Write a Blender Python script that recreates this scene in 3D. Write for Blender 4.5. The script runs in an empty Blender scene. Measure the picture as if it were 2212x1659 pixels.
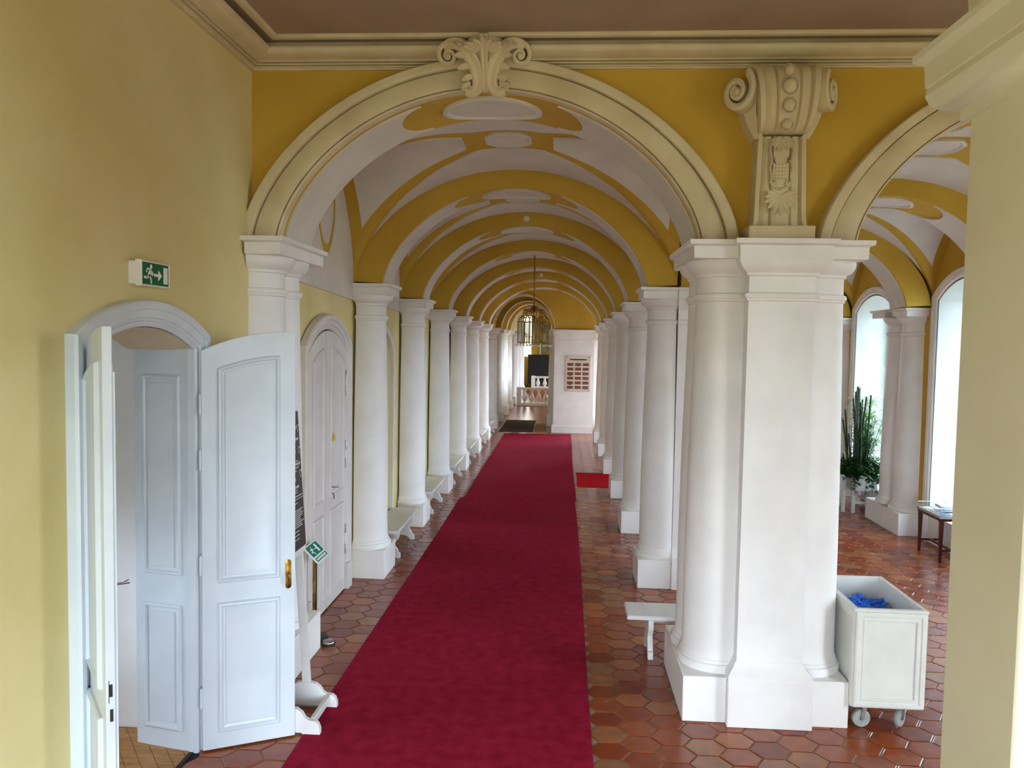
import bpy, bmesh, math, random
from mathutils import Vector, Matrix
PI = math.pi
random.seed(7)
scene = bpy.context.scene
C = scene.collection

# ------------------------------------------------------------------ camera
cam_d = bpy.data.cameras.new('camera')
cam = bpy.data.objects.new('camera', cam_d); C.objects.link(cam); scene.camera = cam
H_CAM = 2.9
def cam_axes(pitch, yaw, roll):
    fwd = Vector((-math.sin(yaw) * math.cos(pitch), math.cos(yaw) * math.cos(pitch), -math.sin(pitch)))
    rt = Vector((math.cos(yaw), math.sin(yaw), 0)); dn = fwd.cross(rt)
    return rt * math.cos(roll) + dn * math.sin(roll), -rt * math.sin(roll) + dn * math.cos(roll), fwd
r_, d_, f_ = cam_axes(math.radians(3.189), math.radians(3.666), math.radians(-.973))
M = Matrix((( r_.x, -d_.x, -f_.x, 0), (r_.y, -d_.y, -f_.y, 0), (r_.z, -d_.z, -f_.z, H_CAM), (0, 0, 0, 1)))
cam.matrix_world = M
cam_d.sensor_fit = 'HORIZONTAL'; cam_d.sensor_width = 36.0
cam_d.lens = 1700 / 2212 * 36.0
cam_d.clip_start = .05; cam_d.clip_end = 300

# ------------------------------------------------------------------ world, lights, exposure
scene.view_settings.view_transform = 'Standard'
scene.view_settings.look = 'None'
scene.view_settings.gamma = 1.0
scene.view_settings.use_curve_mapping = False
scene.view_settings.exposure = 0.1
w = bpy.data.worlds.new('overcast_sky'); scene.world = w
w.use_nodes = True
wn_ = w.node_tree; bg = wn_.nodes['Background']
# overcast sky above the horizon, dull ground below it
tcw = wn_.nodes.new('ShaderNodeTexCoord'); sepw = wn_.nodes.new('ShaderNodeSeparateXYZ'); rw = wn_.nodes.new('ShaderNodeValToRGB')
wn_.links.new(tcw.outputs['Generated'], sepw.inputs[0]); mrw = wn_.nodes.new('ShaderNodeMapRange')
mrw.inputs['From Min'].default_value = -1; mrw.inputs['From Max'].default_value = 1
wn_.links.new(sepw.outputs['Z'], mrw.inputs['Value']); wn_.links.new(mrw.outputs[0], rw.inputs[0])
e = rw.color_ramp.elements; e[0].position = .47; e[0].color = (.10, .11, .09, 1); e[1].position = .53; e[1].color = (.71, .85, 1.0, 1)
wn_.links.new(rw.outputs[0], bg.inputs[0]); bg.inputs[1].default_value = 21.0

def window_light(x, y, z, sx, sz, direction):
    """a light portal in a window opening: guides the sampling of the sky's daylight"""
    ld = bpy.data.lights.new('window_daylight', 'AREA'); ld.shape = 'RECTANGLE'
    ld.size = sx; ld.size_y = sz; ld.energy = 1; ld.cycles.is_portal = True
    lo = bpy.data.objects.new('window_daylight', ld); C.objects.link(lo)
    lo.location = (x, y, z)
    lo.rotation_euler = Vector(direction).to_track_quat('-Z', 'Z').to_euler()
    return lo
# windows of the aisle on the right (one per bay)
AISLE_WIN = [8.2, 11.17, 14.40, 17.1, 19.8, 22.5]
for yw in AISLE_WIN:
    window_light(6.36, yw, 2.15, 1.7, 3.6, (-1, 0, 0))
# tall windows of the stair hall behind the camera
window_light(1.6, -4.32, 2.0, 2.8, 3.0, (0, 1, 0))
window_light(-1.2, -4.32, 2.0, 2.2, 3.0, (0, 1, 0))
window_light(6.92, 1.2, 2.75, 2.2, 3.9, (-1, 0, 0))
# open side of the far hall at the end of the corridor
window_light(3.55, 38, 2.1, 2.0, 3.0, (-1, 0, 0)); window_light(3.55, 44, 2.1, 2.0, 3.0, (-1, 0, 0))
window_light(1.45, 30.5, 2.25, 4.2, 1.5, (-1, 0, 0))
window_light(-5.2, 4.1, 1.42, 1.4, .65, (1, 0, 0))

# ------------------------------------------------------------------ materials
def nm(name, rough=.6, spec=.3):
    m = bpy.data.materials.new(name); m.use_nodes = True
    nt = m.node_tree; b = nt.nodes['Principled BSDF']
    b.inputs['Roughness'].default_value = rough
    b.inputs['Specular IOR Level'].default_value = spec
    return m, nt, b
def mat(name, c1, c2=None, scale=4.0, rough=.6, bump=.0, bscale=60, metal=0, spec=.3, detail=4, stretch=None, lo=.35, hi=.65):
    m, nt, b = nm(name, rough, spec)
    b.inputs['Metallic'].default_value = metal
    tc = nt.nodes.new('ShaderNodeTexCoord'); src = tc.outputs['Object']
    if stretch:
        mp = nt.nodes.new('ShaderNodeMapping'); mp.inputs['Scale'].default_value = stretch
        nt.links.new(src, mp.inputs[0]); src = mp.outputs[0]
    if c2 is None: c2 = c1
    n = nt.nodes.new('ShaderNodeTexNoise'); n.inputs['Scale'].default_value = scale; n.inputs['Detail'].default_value = detail
    nt.links.new(src, n.inputs['Vector'])
    r = nt.nodes.new('ShaderNodeValToRGB')
    r.color_ramp.elements[0].position = lo; r.color_ramp.elements[1].position = hi
    r.color_ramp.elements[0].color = (*c1, 1); r.color_ramp.elements[1].color = (*c2, 1)
    nt.links.new(n.outputs['Fac'], r.inputs[0]); nt.links.new(r.outputs[0], b.inputs['Base Color'])
    if bump:
        n2 = nt.nodes.new('ShaderNodeTexNoise'); n2.inputs['Scale'].default_value = bscale; n2.inputs['Detail'].default_value = 5
        nt.links.new(src, n2.inputs['Vector'])
        bp = nt.nodes.new('ShaderNodeBump'); bp.inputs['Strength'].default_value = bump; bp.inputs['Distance'].default_value = .01
        nt.links.new(n2.outputs['Fac'], bp.inputs['Height']); nt.links.new(bp.outputs[0], b.inputs['Normal'])
    return m
def s2l(r, g, b):
    f = lambda c: ((c / 255 + .055) / 1.055) ** 2.4 if c > 10 else c / 255 / 12.92
    return (f(r), f(g), f(b))
M_WHITE = mat('white_limewash', s2l(232, 228, 226), s2l(242, 239, 237), 2.5, .62, .10, 40)
M_COLUMN = mat('white_limewash_column', s2l(234, 230, 229), s2l(244, 241, 240), 2.2, .55, .08, 40)
M_CELL = mat('white_vault_plaster', s2l(214, 206, 198), s2l(224, 217, 210), 2.0, .8, .06, 30)
M_CREAM = mat('cream_stucco', s2l(208, 190, 154), s2l(222, 206, 172), 3.0, .7, .08, 50)
M_YELLOW = mat('ochre_wall_plaster', s2l(196, 157, 58), s2l(208, 170, 70), 1.1, .8, .08, 45, detail=6)
M_YWALL = mat('pale_ochre_wall_plaster', s2l(220, 201, 142), s2l(234, 219, 166), .9, .8, .10, 45, detail=6)
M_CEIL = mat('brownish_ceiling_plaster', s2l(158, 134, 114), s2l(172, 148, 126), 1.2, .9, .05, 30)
M_DOOR = mat('white_door_paint', s2l(208, 215, 222), s2l(217, 224, 230), 3, .35, .03, 30, spec=.45)
M_REVEAL = mat('window_reveal_plaster', s2l(196, 198, 196), s2l(206, 208, 206), 2.5, .7, .05, 40)
M_DOOR2 = mat('warm_white_door_paint', s2l(210, 203, 200), s2l(220, 213, 210), 3, .4, .03, 30)
M_PILLAR = mat('greyish_cream_pillar_plaster', s2l(222, 216, 192), s2l(230, 225, 204), 1.6, .7, .06, 40)
M_CARPET = mat('crimson_carpet', s2l(140, 22, 46), s2l(158, 32, 58), 9, .95, .5, 500, spec=.05, detail=8)
M_CARPET2 = mat('bright_red_carpet', s2l(176, 14, 26), s2l(190, 20, 32), 9, .95, .5, 500, spec=.05)
M_GROUT = mat('grey_grout', s2l(136, 118, 98), s2l(156, 138, 116), 14, .8, .2, 90)

def tile_material():
    m, nt, b = nm('waxed_terracotta_tile', .3, .5)
    oi = nt.nodes.new('ShaderNodeObjectInfo'); ge = nt.nodes.new('ShaderNodeNewGeometry')
    add = nt.nodes.new('ShaderNodeMath'); add.operation = 'ADD'
    nt.links.new(oi.outputs['Random'], add.inputs[0]); nt.links.new(ge.outputs['Random Per Island'], add.inputs[1])
    fr = nt.nodes.new('ShaderNodeMath'); fr.operation = 'FRACT'; nt.links.new(add.outputs[0], fr.inputs[0])
    r = nt.nodes.new('ShaderNodeValToRGB'); r.color_ramp.interpolation = 'LINEAR'
    e = r.color_ramp.elements
    cols = [(0, s2l(122, 46, 20)), (.25, s2l(140, 58, 26)), (.5, s2l(156, 78, 36)), (.7, s2l(126, 48, 26)), (.85, s2l(164, 96, 48)), (1, s2l(142, 98, 70))]
    e[0].position, e[0].color = 0, (*cols[0][1], 1); e[1].position, e[1].color = 1, (*cols[-1][1], 1)
    for p, c in cols[1:-1]:
        q = e.new(p); q.color = (*c, 1)
    nt.links.new(fr.outputs[0], r.inputs[0])
    tc = nt.nodes.new('ShaderNodeTexCoord')
    n = nt.nodes.new('ShaderNodeTexNoise'); n.inputs['Scale'].default_value = 9; n.inputs['Detail'].default_value = 6
    geo = nt.nodes.new('ShaderNodeNewGeometry'); nt.links.new(geo.outputs['Position'], n.inputs['Vector'])
    mx = nt.nodes.new('ShaderNodeMixRGB'); mx.blend_type = 'MULTIPLY'; mx.inputs[0].default_value = .45
    rr = nt.nodes.new('ShaderNodeValToRGB'); rr.color_ramp.elements[0].position = .3; rr.color_ramp.elements[0].color = (.55, .5, .48, 1)
    rr.color_ramp.elements[1].position = .65; rr.color_ramp.elements[1].color = (1.15, 1.1, 1.05, 1)
    nt.links.new(n.outputs['Fac'], rr.inputs[0])
    nt.links.new(r.outputs[0], mx.inputs[1]); nt.links.new(rr.outputs[0], mx.inputs[2]); nt.links.new(mx.outputs[0], b.inputs['Base Color'])
    r2 = nt.nodes.new('ShaderNodeMapRange'); r2.inputs['To Min'].default_value = .14; r2.inputs['To Max'].default_value = .34
    nt.links.new(n.outputs['Fac'], r2.inputs['Value']); nt.links.new(r2.outputs[0], b.inputs['Roughness'])
    bp = nt.nodes.new('ShaderNodeBump'); bp.inputs['Strength'].default_value = .25; bp.inputs['Distance'].default_value = .004
    nt.links.new(n.outputs['Fac'], bp.inputs['Height']); nt.links.new(bp.outputs[0], b.inputs['Normal'])
    return m
M_TILE = tile_material()

# ------------------------------------------------------------------ mesh builder
class MB:
    def __init__(s): s.v = []; s.f = []
    def add(s, vs, fs):
        n = len(s.v); s.v += [tuple(v) for v in vs]; s.f += [tuple(i + n for i in f) for f in fs]; return s
    def box(s, x0, x1, y0, y1, z0, z1):
        return s.add([(x0, y0, z0), (x1, y0, z0), (x1, y1, z0), (x0, y1, z0), (x0, y0, z1), (x1, y0, z1), (x1, y1, z1), (x0, y1, z1)],
                     [(0, 3, 2, 1), (4, 5, 6, 7), (0, 1, 5, 4), (1, 2, 6, 5), (2, 3, 7, 6), (3, 0, 4, 7)])
    def loft(s, rings, closed=True, cap=True):
        n = len(rings[0]); vs = [p for r in rings for p in r]; fs = []
        for i in range(len(rings) - 1):
            for j in range(n if closed else n - 1):
                k = (j + 1) % n
                fs.append((i * n + j, i * n + k, (i + 1) * n + k, (i + 1) * n + j))
        if cap:
            fs.append(tuple(range(n - 1, -1, -1))); fs.append(tuple((len(rings) - 1) * n + j for j in range(n)))
        return s.add(vs, fs)
    def lathe(s, prof, cx=0, cy=0, z0=0, seg=32, a0=0, a1=2 * PI, cap=True):
        full = abs(a1 - a0 - 2 * PI) < 1e-6
        m = seg if full else seg + 1
        rings = [[(cx + r * math.cos(a0 + (a1 - a0) * j / seg), cy + r * math.sin(a0 + (a1 - a0) * j / seg), z0 + z) for j in range(m)] for r, z in prof]
        if not full and cap:      # close the flat side too
            for ring in rings: pass
        return s.loft(rings, True if (full or cap) else False, cap)
    def prism(s, poly, fn, d0, d1):
        """poly: 2-D outline; fn(u,v,d) -> point"""
        return s.loft([[fn(u, v, d0) for u, v in poly], [fn(u, v, d1) for u, v in poly]])
    def tube(s, pts, r, seg=8, cap=True):
        pts = [Vector(p) for p in pts]; rings = []; up = None
        for i, p in enumerate(pts):
            t = (pts[min(i + 1, len(pts) - 1)] - pts[max(i - 1, 0)])
            if t.length < 1e-9: t = Vector((0, 0, 1))
            t.normalize()
            if up is None:
                up = Vector((0, 0, 1)) if abs(t.z) < .9 else Vector((1, 0, 0))
            a = t.cross(up)
            if a.length < 1e-6: a = t.cross(Vector((0, 1, 0)))
            a.normalize(); b = a.cross(t).normalized(); up = b
            rr = r(i / (len(pts) - 1)) if callable(r) else r
            rings.append([p + a * (rr * math.cos(2 * PI * k / seg)) + b * (rr * math.sin(2 * PI * k / seg)) for k in range(seg)])
        return s.loft(rings, True, cap)
    def grid(s, fn, us, vs):
        pts = [fn(u, v) for u in us for v in vs]; n = len(vs)
        return s.add(pts, [(i * n + j, i * n + j + 1, (i + 1) * n + j + 1, (i + 1) * n + j) for i in range(len(us) - 1) for j in range(n - 1)])
    def sphere(s, c, r, seg=12, rings=8, sx=1, sy=1, sz=1):
        rs = []
        for i in range(1, rings):
            a = PI * i / rings
            rs.append([(c[0] + sx * r * math.sin(a) * math.cos(2 * PI * j / seg), c[1] + sy * r * math.sin(a) * math.sin(2 * PI * j / seg), c[2] + sz * r * math.cos(a)) for j in range(seg)])
        return s.loft(rs)
    def xf(s, fn): s.v = [tuple(fn(Vector(v))) for v in s.v]; return s
    def build(s, name, m, parent=None, smooth=40, fix=True, deform=False, bevel=0):
        me = bpy.data.meshes.new(name)
        vs = [(x, y, z * g(y)) for x, y, z in s.v] if deform else s.v
        me.from_pydata(vs, [], s.f)
        if fix or bevel:
            bm = bmesh.new(); bm.from_mesh(me)
            bmesh.ops.remove_doubles(bm, verts=bm.verts, dist=1e-5)
            bmesh.ops.recalc_face_normals(bm, faces=bm.faces)
            if bevel:
                es = [e for e in bm.edges if len(e.link_faces) == 2 and e.calc_face_angle(0) > .6]
                bmesh.ops.bevel(bm, geom=es, offset=bevel, segments=1, affect='EDGES', profile=.5, clamp_overlap=True)
            bm.to_mesh(me); bm.free()
        if smooth:
            me.shade_smooth(); me.set_sharp_from_angle(angle=math.radians(smooth))
        me.materials.append(m)
        o = bpy.data.objects.new(name, me); C.objects.link(o)
        if parent: o.parent = parent
        return o

def lerp(a, b, t): return a + (b - a) * t
def frange(a, b, n): return [a + (b - a) * i / n for i in range(n + 1)]
GT = [(-5, 1.035), (6.2, 1.035), (9.2, 1.0), (11.86, .989), (14.5, .974), (17.2, .962), (19.8, .9525), (22.5, .947), (25, .943), (60, .935)]
def g(y):
    if y <= GT[0][0]: return GT[0][1]
    for (a, ga), (b, gb) in zip(GT, GT[1:]):
        if y <= b: return lerp(ga, gb, (y - a) / (b - a))
    return GT[-1][1]
def empty(name, loc=(0, 0, 0), rz=0, parent=None):
    o = bpy.data.objects.new(name, None); C.objects.link(o); o.location = loc; o.rotation_euler = (0, 0, rz)
    o.empty_display_size = .1
    if parent: o.parent = parent
    return o
def tag(o, label, cat, group=None, kind=None):
    o['label'] = label; o['category'] = cat
    if group: o['group'] = group
    if kind: o['kind'] = kind
    return o
def thing(name, label, cat, loc=(0, 0, 0), rz=0, group=None):
    return tag(empty(name, loc, rz), label, cat, group)
def struct(o): o['kind'] = 'structure'; return o
def copy_tree(o, parent=None):
    c = o.copy(); C.objects.link(c)
    if parent: c.parent = parent
    for k in ('label', 'group'):
        if not parent and k in c.keys(): del c[k]
    for ch in list(o.children): copy_tree(ch, c)
    return c

def prof_arch(hw, rise, n=48, p=.645):
    """half-ellipse-like curve, from -hw to hw: list of (dx, dz)"""
    out = []
    for i in range(n + 1):
        t = -math.cos(PI * i / n)
        out.append((hw * t, rise * max(0, 1 - t * t) ** p))
    return out

# ------------------------------------------------------------------ constants of the place
XW = -2.5            # left wall
YF = 6.2             # face of the wall with the two arches
YB = 6.95            # its back face
ZS = 3.545           # top of the capitals (canonical height)
ZSF = ZS * 1.035     # the same at the front wall
XC, XCA = -.62, 3.83 # middle of corridor, middle of aisle (front arches)
PITCH = 2.66
YK = [9.2 + PITCH * k for k in range(6)]      # front faces of the plinths along the corridor
XP0, XP1 = 1.31, 1.89                           # the core of the piers between corridor and aisle
XR = 5.5                                        # right wall of the aisle
DYA = .29                                       # the aisle's bays stand a little deeper
YEND = 24.9


# ================================================================== SETTING
# ---- floor: grout bed, hexagonal tiles as parts
floor = struct(MB().box(-2.95, 6.9, -4, 60, -.12, -.006).build('floor', M_GROUT, smooth=0))
HS, HP = .1531, .2345        # half corner-to-corner width, row period
TX0, TY0 = .389, 6.645        # centre of one tile
def blocked(x, y):
    if -1.72 < x < .16 and 2.9 < y < 24.5: return True      # under the carpet
    if x < -2.62 or (x < -2.47 and y < 6): return True
    if 1.0 < x < 2.2 and 6.1 < y < 6.95: return True
    for yk in YK:
        if 1.42 < x < 1.8 and yk + .1 < y < yk + .55: return True
    return False
def hexa(mb, x, y, a=HS - .0065, tilt=(0, 0), dz=0):
    ry = HP / math.sqrt(3) / HS
    def ring(k, z):
        out = []
        for i in range(6):
            c, s = a * k * math.cos(PI / 3 * i), a * k * ry * math.sin(PI / 3 * i)
            out.append((x + c, y + s, z + dz + tilt[0] * c + tilt[1] * s))
        return out
    r0, r1, r2 = ring(1, -.012), ring(1, -.0025), ring(.965, 0)
    n = len(mb.v); vs = r0 + r1 + r2
    fs = []
    for q in (0, 6):
        for i in range(6): fs.append((q + i, q + (i + 1) % 6, q + 6 + (i + 1) % 6, q + 6 + i))
    fs.append(tuple(12 + i for i in range(6)))
    mb.add(vs, fs)
def cam_px(p):
    q = Vector(p) - Vector((0, 0, H_CAM)); wz = q.dot(f_)
    if wz < .2: return None
    return 1106 + 1700 * q.dot(r_) / wz, 829.5 + 1700 * q.dot(d_) / wz
tiles_near, tiles_far = [], []
for i in range(-14, 28):
    for j in range(-14, 90):
        x = TX0 + i * 1.5 * HS; y = TY0 + j * HP + (HP / 2 if i % 2 else 0)
        if blocked(x, y) or x > 5.6 or y < 3.6 or y > 24.9: continue
        q = cam_px((x, y, 0))
        if q is None: continue
        vis = -40 < q[0] < 2070 and 800 < q[1] < 1700 and not (q[0] < 425) and not (1470 < q[0] < 1810 and q[1] < 1570 and y > 6.2) \
            and not (x < -2.4 and y < 5.6)
        (tiles_near if vis else tiles_far).append((y, x))
tiles_near.sort()
tiles_far += tiles_near[300:]
hex_me = None
for y, x in tiles_near[:300]:
    if hex_me is None:
        mb = MB(); hexa(mb, 0, 0)
        o = mb.build('tile', M_TILE, floor, smooth=25); hex_me = o.data
    else:
        o = bpy.data.objects.new('tile', hex_me); C.objects.link(o); o.parent = floor
    o.location = (x, y, random.uniform(-.0012, .0012))
    o.rotation_euler = (random.gauss(0, .004), random.gauss(0, .004), random.gauss(0, .008))
mb = MB()
for y, x in tiles_far:
    hexa(mb, x, y, HS - .0065, (random.gauss(0, .003), random.gauss(0, .003)), random.uniform(-.001, .001))
o = mb.build('floor_tiles_far', M_TILE, floor, smooth=25); o['kind'] = 'stuff'

# ---- left wall with the doorway of the open door
def seg_arch(y0, y1, zs, rise):
    """segmental arch over y0..y1: returns function z(y, offset) and path(offset)"""
    hw = (y1 - y0) / 2; yc = (y0 + y1) / 2; R = (hw * hw + rise * rise) / (2 * rise); zc = zs + rise - R
    def z(y, o=0): return zc + math.sqrt(max(0, (R + o) ** 2 - (y - yc) ** 2))
    def path(o=0, n=16, z0=0):
        pts = [(y0 - o, z0)]
        for i in range(n + 1):
            y = lerp(y0 - o, y1 + o, i / n); pts.append((y, z(y, o)))
        pts.append((y1 + o, z0)); return pts
    return z, path
D1 = (3.88, 5.27, 2.82, .18)      # hole in the wall: y0, y1, spring, rise
d1z, d1path = seg_arch(*D1)
mb = MB()
def wall_cols(mb, ys, bot, top, x0, x1):
    for a, b in zip(ys, ys[1:]):
        za, zb, ta, tb = bot(a + 1e-6), bot(b - 1e-6), top(a), top(b)
        mb.add([(x0, a, za), (x0, b, zb), (x0, b, tb), (x0, a, ta), (x1, a, za), (x1, b, zb), (x1, b, tb), (x1, a, ta)],
               [(0, 1, 2, 3), (4, 7, 6, 5), (0, 4, 5, 1), (3, 2, 6, 7)])
    a, b = ys[0], ys[-1]
    mb.add([(x0, a, bot(a)), (x1, a, bot(a)), (x1, a, top(a)), (x0, a, top(a))], [(0, 1, 2, 3)])
    mb.add([(x0, b, bot(b)), (x1, b, bot(b)), (x1, b, top(b)), (x0, b, top(b))], [(0, 1, 2, 3)])
wall_cols(mb, [-4, D1[0]], lambda y: 0, lambda y: 5.45, XW, XW - .45)
wall_cols(mb, [D1[1], 6.3], lambda y: 0, lambda y: 5.45, XW, XW - .45)
wall_cols(mb, frange(D1[0], D1[1], 14), lambda y: d1z(y), lambda y: 5.45, XW, XW - .45)
struct(mb.build('wall_left', M_YWALL, smooth=0))
# corridor part of the left wall, with a yellow niche in each bay and a white lunette above
NICHE = [(YK[k] + .86 + .14, YK[k] + .86 + 1.16) for k in range(6)]
struct(MB().box(XW - .45, XW - .012, 6.3, 60, 0, 5.45).build('wall_left_corridor', M_YWALL, smooth=0))

# ---- front wall with the two arches
ARCH_HW, ARCH_RISE = 1.64, 1.15
def arch_z(x, xc, hw, rise, zs, p=.645):
    t = (x - xc) / hw
    return zs + rise * max(0, 1 - t * t) ** p if abs(t) < 1 else zs
def front_bot(x):
    for xc in (XC, XCA):
        if abs(x - xc) < ARCH_HW: return arch_z(x, xc, ARCH_HW, ARCH_RISE, ZSF)
    return ZSF
xs = sorted(set([XW, 6.5] + [xc + ARCH_HW * -math.cos(PI * i / 56) for xc in (XC, XCA) for i in range(57)]))
xs = [x for x in xs if x >= XW - 1e-6]
mb = MB()
for a, b in zip(xs, xs[1:]):
    za, zb = front_bot(a), front_bot(b)
    mb.add([(a, YF, za), (b, YF, zb), (b, YF, 5.45), (a, YF, 5.45), (a, YB, za), (b, YB, zb), (b, YB, 5.45), (a, YB, 5.45)],
           [(0, 1, 2, 3), (4, 7, 6, 5), (0, 4, 5, 1), (3, 2, 6, 7)])
wall_front = struct(mb.build('wall_front', M_YELLOW, smooth=35))
struct(MB().box(5.47, 6.9, YF + .02, YB - .02, 0, ZSF).build('wall_front_pier', M_YELLOW, smooth=0))

# archivolt frames around both arches
def archivolt(xc, name, parent):
    prof = [(-.012, .75), (-.012, .02), (0, -.06), (.05, -.075), (.075, -.05), (.085, -.05), (.09, -.078), (.10, -.08), (.30, -.09), (.52, -.085), (.66, -.075),
            (.685, -.045), (.70, -.045), (.705, -.105), (.72, -.108), (.80, -.115), (.96, -.115), (1.0, -.10), (1.0, .03)]
    rings = []
    for s, d in prof[1:]:
        hw, rise = lerp(1.635, 1.935, max(s, 0)), lerp(1.145, 1.385, max(s, 0))
        rings.append([(xc + dx, YF + d, ZSF + dz) for dx, dz in prof_arch(hw, rise, 64)])
    mb = MB().loft(rings, closed=False, cap=False)
    return mb.build(name, M_CREAM, parent, smooth=28)
archivolt(XC, 'archivolt', wall_front)
archivolt(XCA, 'archivolt', wall_front)

def arch_soffit_panels(xc, hw, rise, zs, y0, y1, parent, deform, p=.645, oval=True, lw=.035, front=0):
    """white plaster panels, an oval and two crescents raised on the underside of a transverse arch"""
    ym = (y0 + y1) / 2; L = 0; N = 200
    pts = []; cum = []
    for i in range(N + 1):
        a = PI * i / N; t = -math.cos(a); x = hw * t; z = rise * max(0, 1 - t * t) ** p
        if pts: L += math.hypot(x - pts[-1][0], z - pts[-1][1])
        pts.append((x, z)); cum.append(L)
    def at(sv):          # sv: arc length measured from the crown (negative to the left)
        q = min(max(sv + L / 2, 0), L); lo = 0
        while lo < N - 1 and cum[lo + 1] < q: lo += 1
        t = (q - cum[lo]) / max(1e-9, cum[lo + 1] - cum[lo])
        x = lerp(pts[lo][0], pts[lo + 1][0], t); z = lerp(pts[lo][1], pts[lo + 1][1], t)
        dx, dz = pts[lo + 1][0] - pts[lo][0], pts[lo + 1][1] - pts[lo][1]; l = math.hypot(dx, dz) or 1
        return x, z, (dz / l, -dx / l)      # inward (downward) normal
    def P(sv, y, h):
        x, z, n = at(sv); return (xc + x + n[0] * h, y, zs + z + n[1] * h)
    wd = (y1 - y0)
    def panel(s0, s1, edge0, edge1, name):
        """strip from s0 to s1; edge functions give y of both borders at s"""
        us = frange(s0, s1, 40); mb = MB()
        rings = []
        for u in us:
            a, b = edge0(u), edge1(u)
            rings.append([P(u, a, 0), P(u, a, .016), P(u, b, .016), P(u, b, 0)])
        mb.loft(rings, closed=False, cap=False)
        return mb.build(name, M_CELL, parent, smooth=30, deform=deform)
    ov = .42; ow = wd * .40
    gap = ov + .13
    for sg in (-1, 1):
        def e(u, side, sg=sg):
            k = abs(u)                          # near the crown the panel is cut out concavely around the oval
            base = wd / 2 - lw
            if k < gap + .22:
                q = (gap + .22 - k) / .22; q = min(1, max(0, q))
                cut = base * (1 - (1 - q) ** 2) ** .5 if q < 1 else base
                return ym + side * base, ym + side * cut
            return ym + side * base, ym
        s_end = sg * (gap - .0); s_beg = sg * (L / 2)
        # outer part: full width
        panel(sg * (gap + .22), s_beg, lambda u: ym - (wd / 2 - lw), lambda u: ym + (wd / 2 - lw), 'soffit_panel')
        for side in (-1, 1):
            panel(sg * gap, sg * (gap + .22), lambda u, s=side, e=e: e(u, s)[0], lambda u, s=side, e=e: e(u, s)[1], 'soffit_tip')
    if oval:
        mb = MB(); n = 40
        def ring(k, h): return [P(ov * k * math.cos(2 * PI * i / n), ym + ow * k * math.sin(2 * PI * i / n), h) for i in range(n)]
        mb.loft([ring(1, 0), ring(1, .022), ring(.93, .03), ring(.88, .022), ring(.86, .012), ring(.5, .012), ring(.06, .012)])
        mb.build('soffit_oval', M_CELL, parent, smooth=30, deform=deform)
arch_soffit_panels(XC, ARCH_HW, ARCH_RISE, ZSF, YF + .02, YB, wall_front, False, lw=.05)
arch_soffit_panels(XCA, ARCH_HW, ARCH_RISE, ZSF, YF + .02, YB, wall_front, False, lw=.05)

# ---- vaults
def build_vault(name, xl, xr, spans, zcrown_l=1.335, zcrown_c=1.30, lun_left=True, lun_right=False, zs=ZS):
    """groin vaults: spans = list of (y0, y1) between the transverse arches"""
    xc, a = (xl + xr) / 2, (xr - xl) / 2
    root = empty(name); struct(root)
    for bi, (y0, y1) in enumerate(spans):
        yc, c = (y0 + y1) / 2, (y1 - y0) / 2
        def hz(u, v):
            zl = zcrown_l * max(0, 1 - u * u) ** .6; zc_ = zcrown_c * max(0, 1 - v * v) ** .6
            return max(zl, zc_)
        us = [-math.cos(PI * i / 40) for i in range(41)]; vs = [-math.cos(PI * i / 36) for i in range(37)]
        MB().grid(lambda u, v: (xc + a * u, yc + c * v, zs + hz(u, v)), us, vs).build('vault_web', M_YELLOW, root, smooth=50, deform=True)
        def P(u, v, h=.016): return (xc + a * u, yc + c * v, zs + hz(u, v) - h)
        dl = .085
        def cell(kind, sg, nm_):
            mb = MB(); N = 22; Mv = 26
            if kind == 'lateral':
                def bd(u):                # half extent in v
                    return max(0.0, abs(u) - dl)
                u0, u1 = .24, .925
                def fn(s, t):
                    uu = lerp(u0, u1, s); return sg * uu, bd(uu) * t
            else:
                v0, v1 = .27, .965
                def bd(v): return max(0.0, abs(v) - dl)
                def fn(s, t):
                    vv = lerp(v0, v1, s); return bd(vv) * t, sg * vv
            ss = frange(0, 1, N); ts = frange(-1, 1, Mv)
            mb.grid(lambda s, t: P(*fn(s, t)), ss, ts)
            # rims back to the web
            for s in (0, 1): mb.grid(lambda h, t: P(*fn(s, t), h), [.016, -.004], ts)
            for t in (-1, 1): mb.grid(lambda h, s: P(*fn(s, t), h), [.016, -.004], ss)
            mb.build(nm_, M_CELL, root, smooth=35, deform=True)
        for sg in (-1, 1):
            cell('lateral', sg, 'vault_cell'); cell('long', sg, 'vault_cell')
        # plaque in the middle
        mb = MB(); oc = [(1, .45), (.6, .95), (-.6, .95), (-1, .45), (-1, -.45), (-.6, -.95), (.6, -.95), (1, -.45)]
        def ring(k, h): return [P(.125 * k * p / 1, .19 * k * q, h) for p, q in oc]
        mb.loft([ring(1, -.02), ring(1, .02), ring(.9, .03), ring(.82, .02), ring(.78, .012), ring(.1, .012)])
        mb.build('plaque', M_CELL, root, smooth=30, deform=True)
    return root

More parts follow.
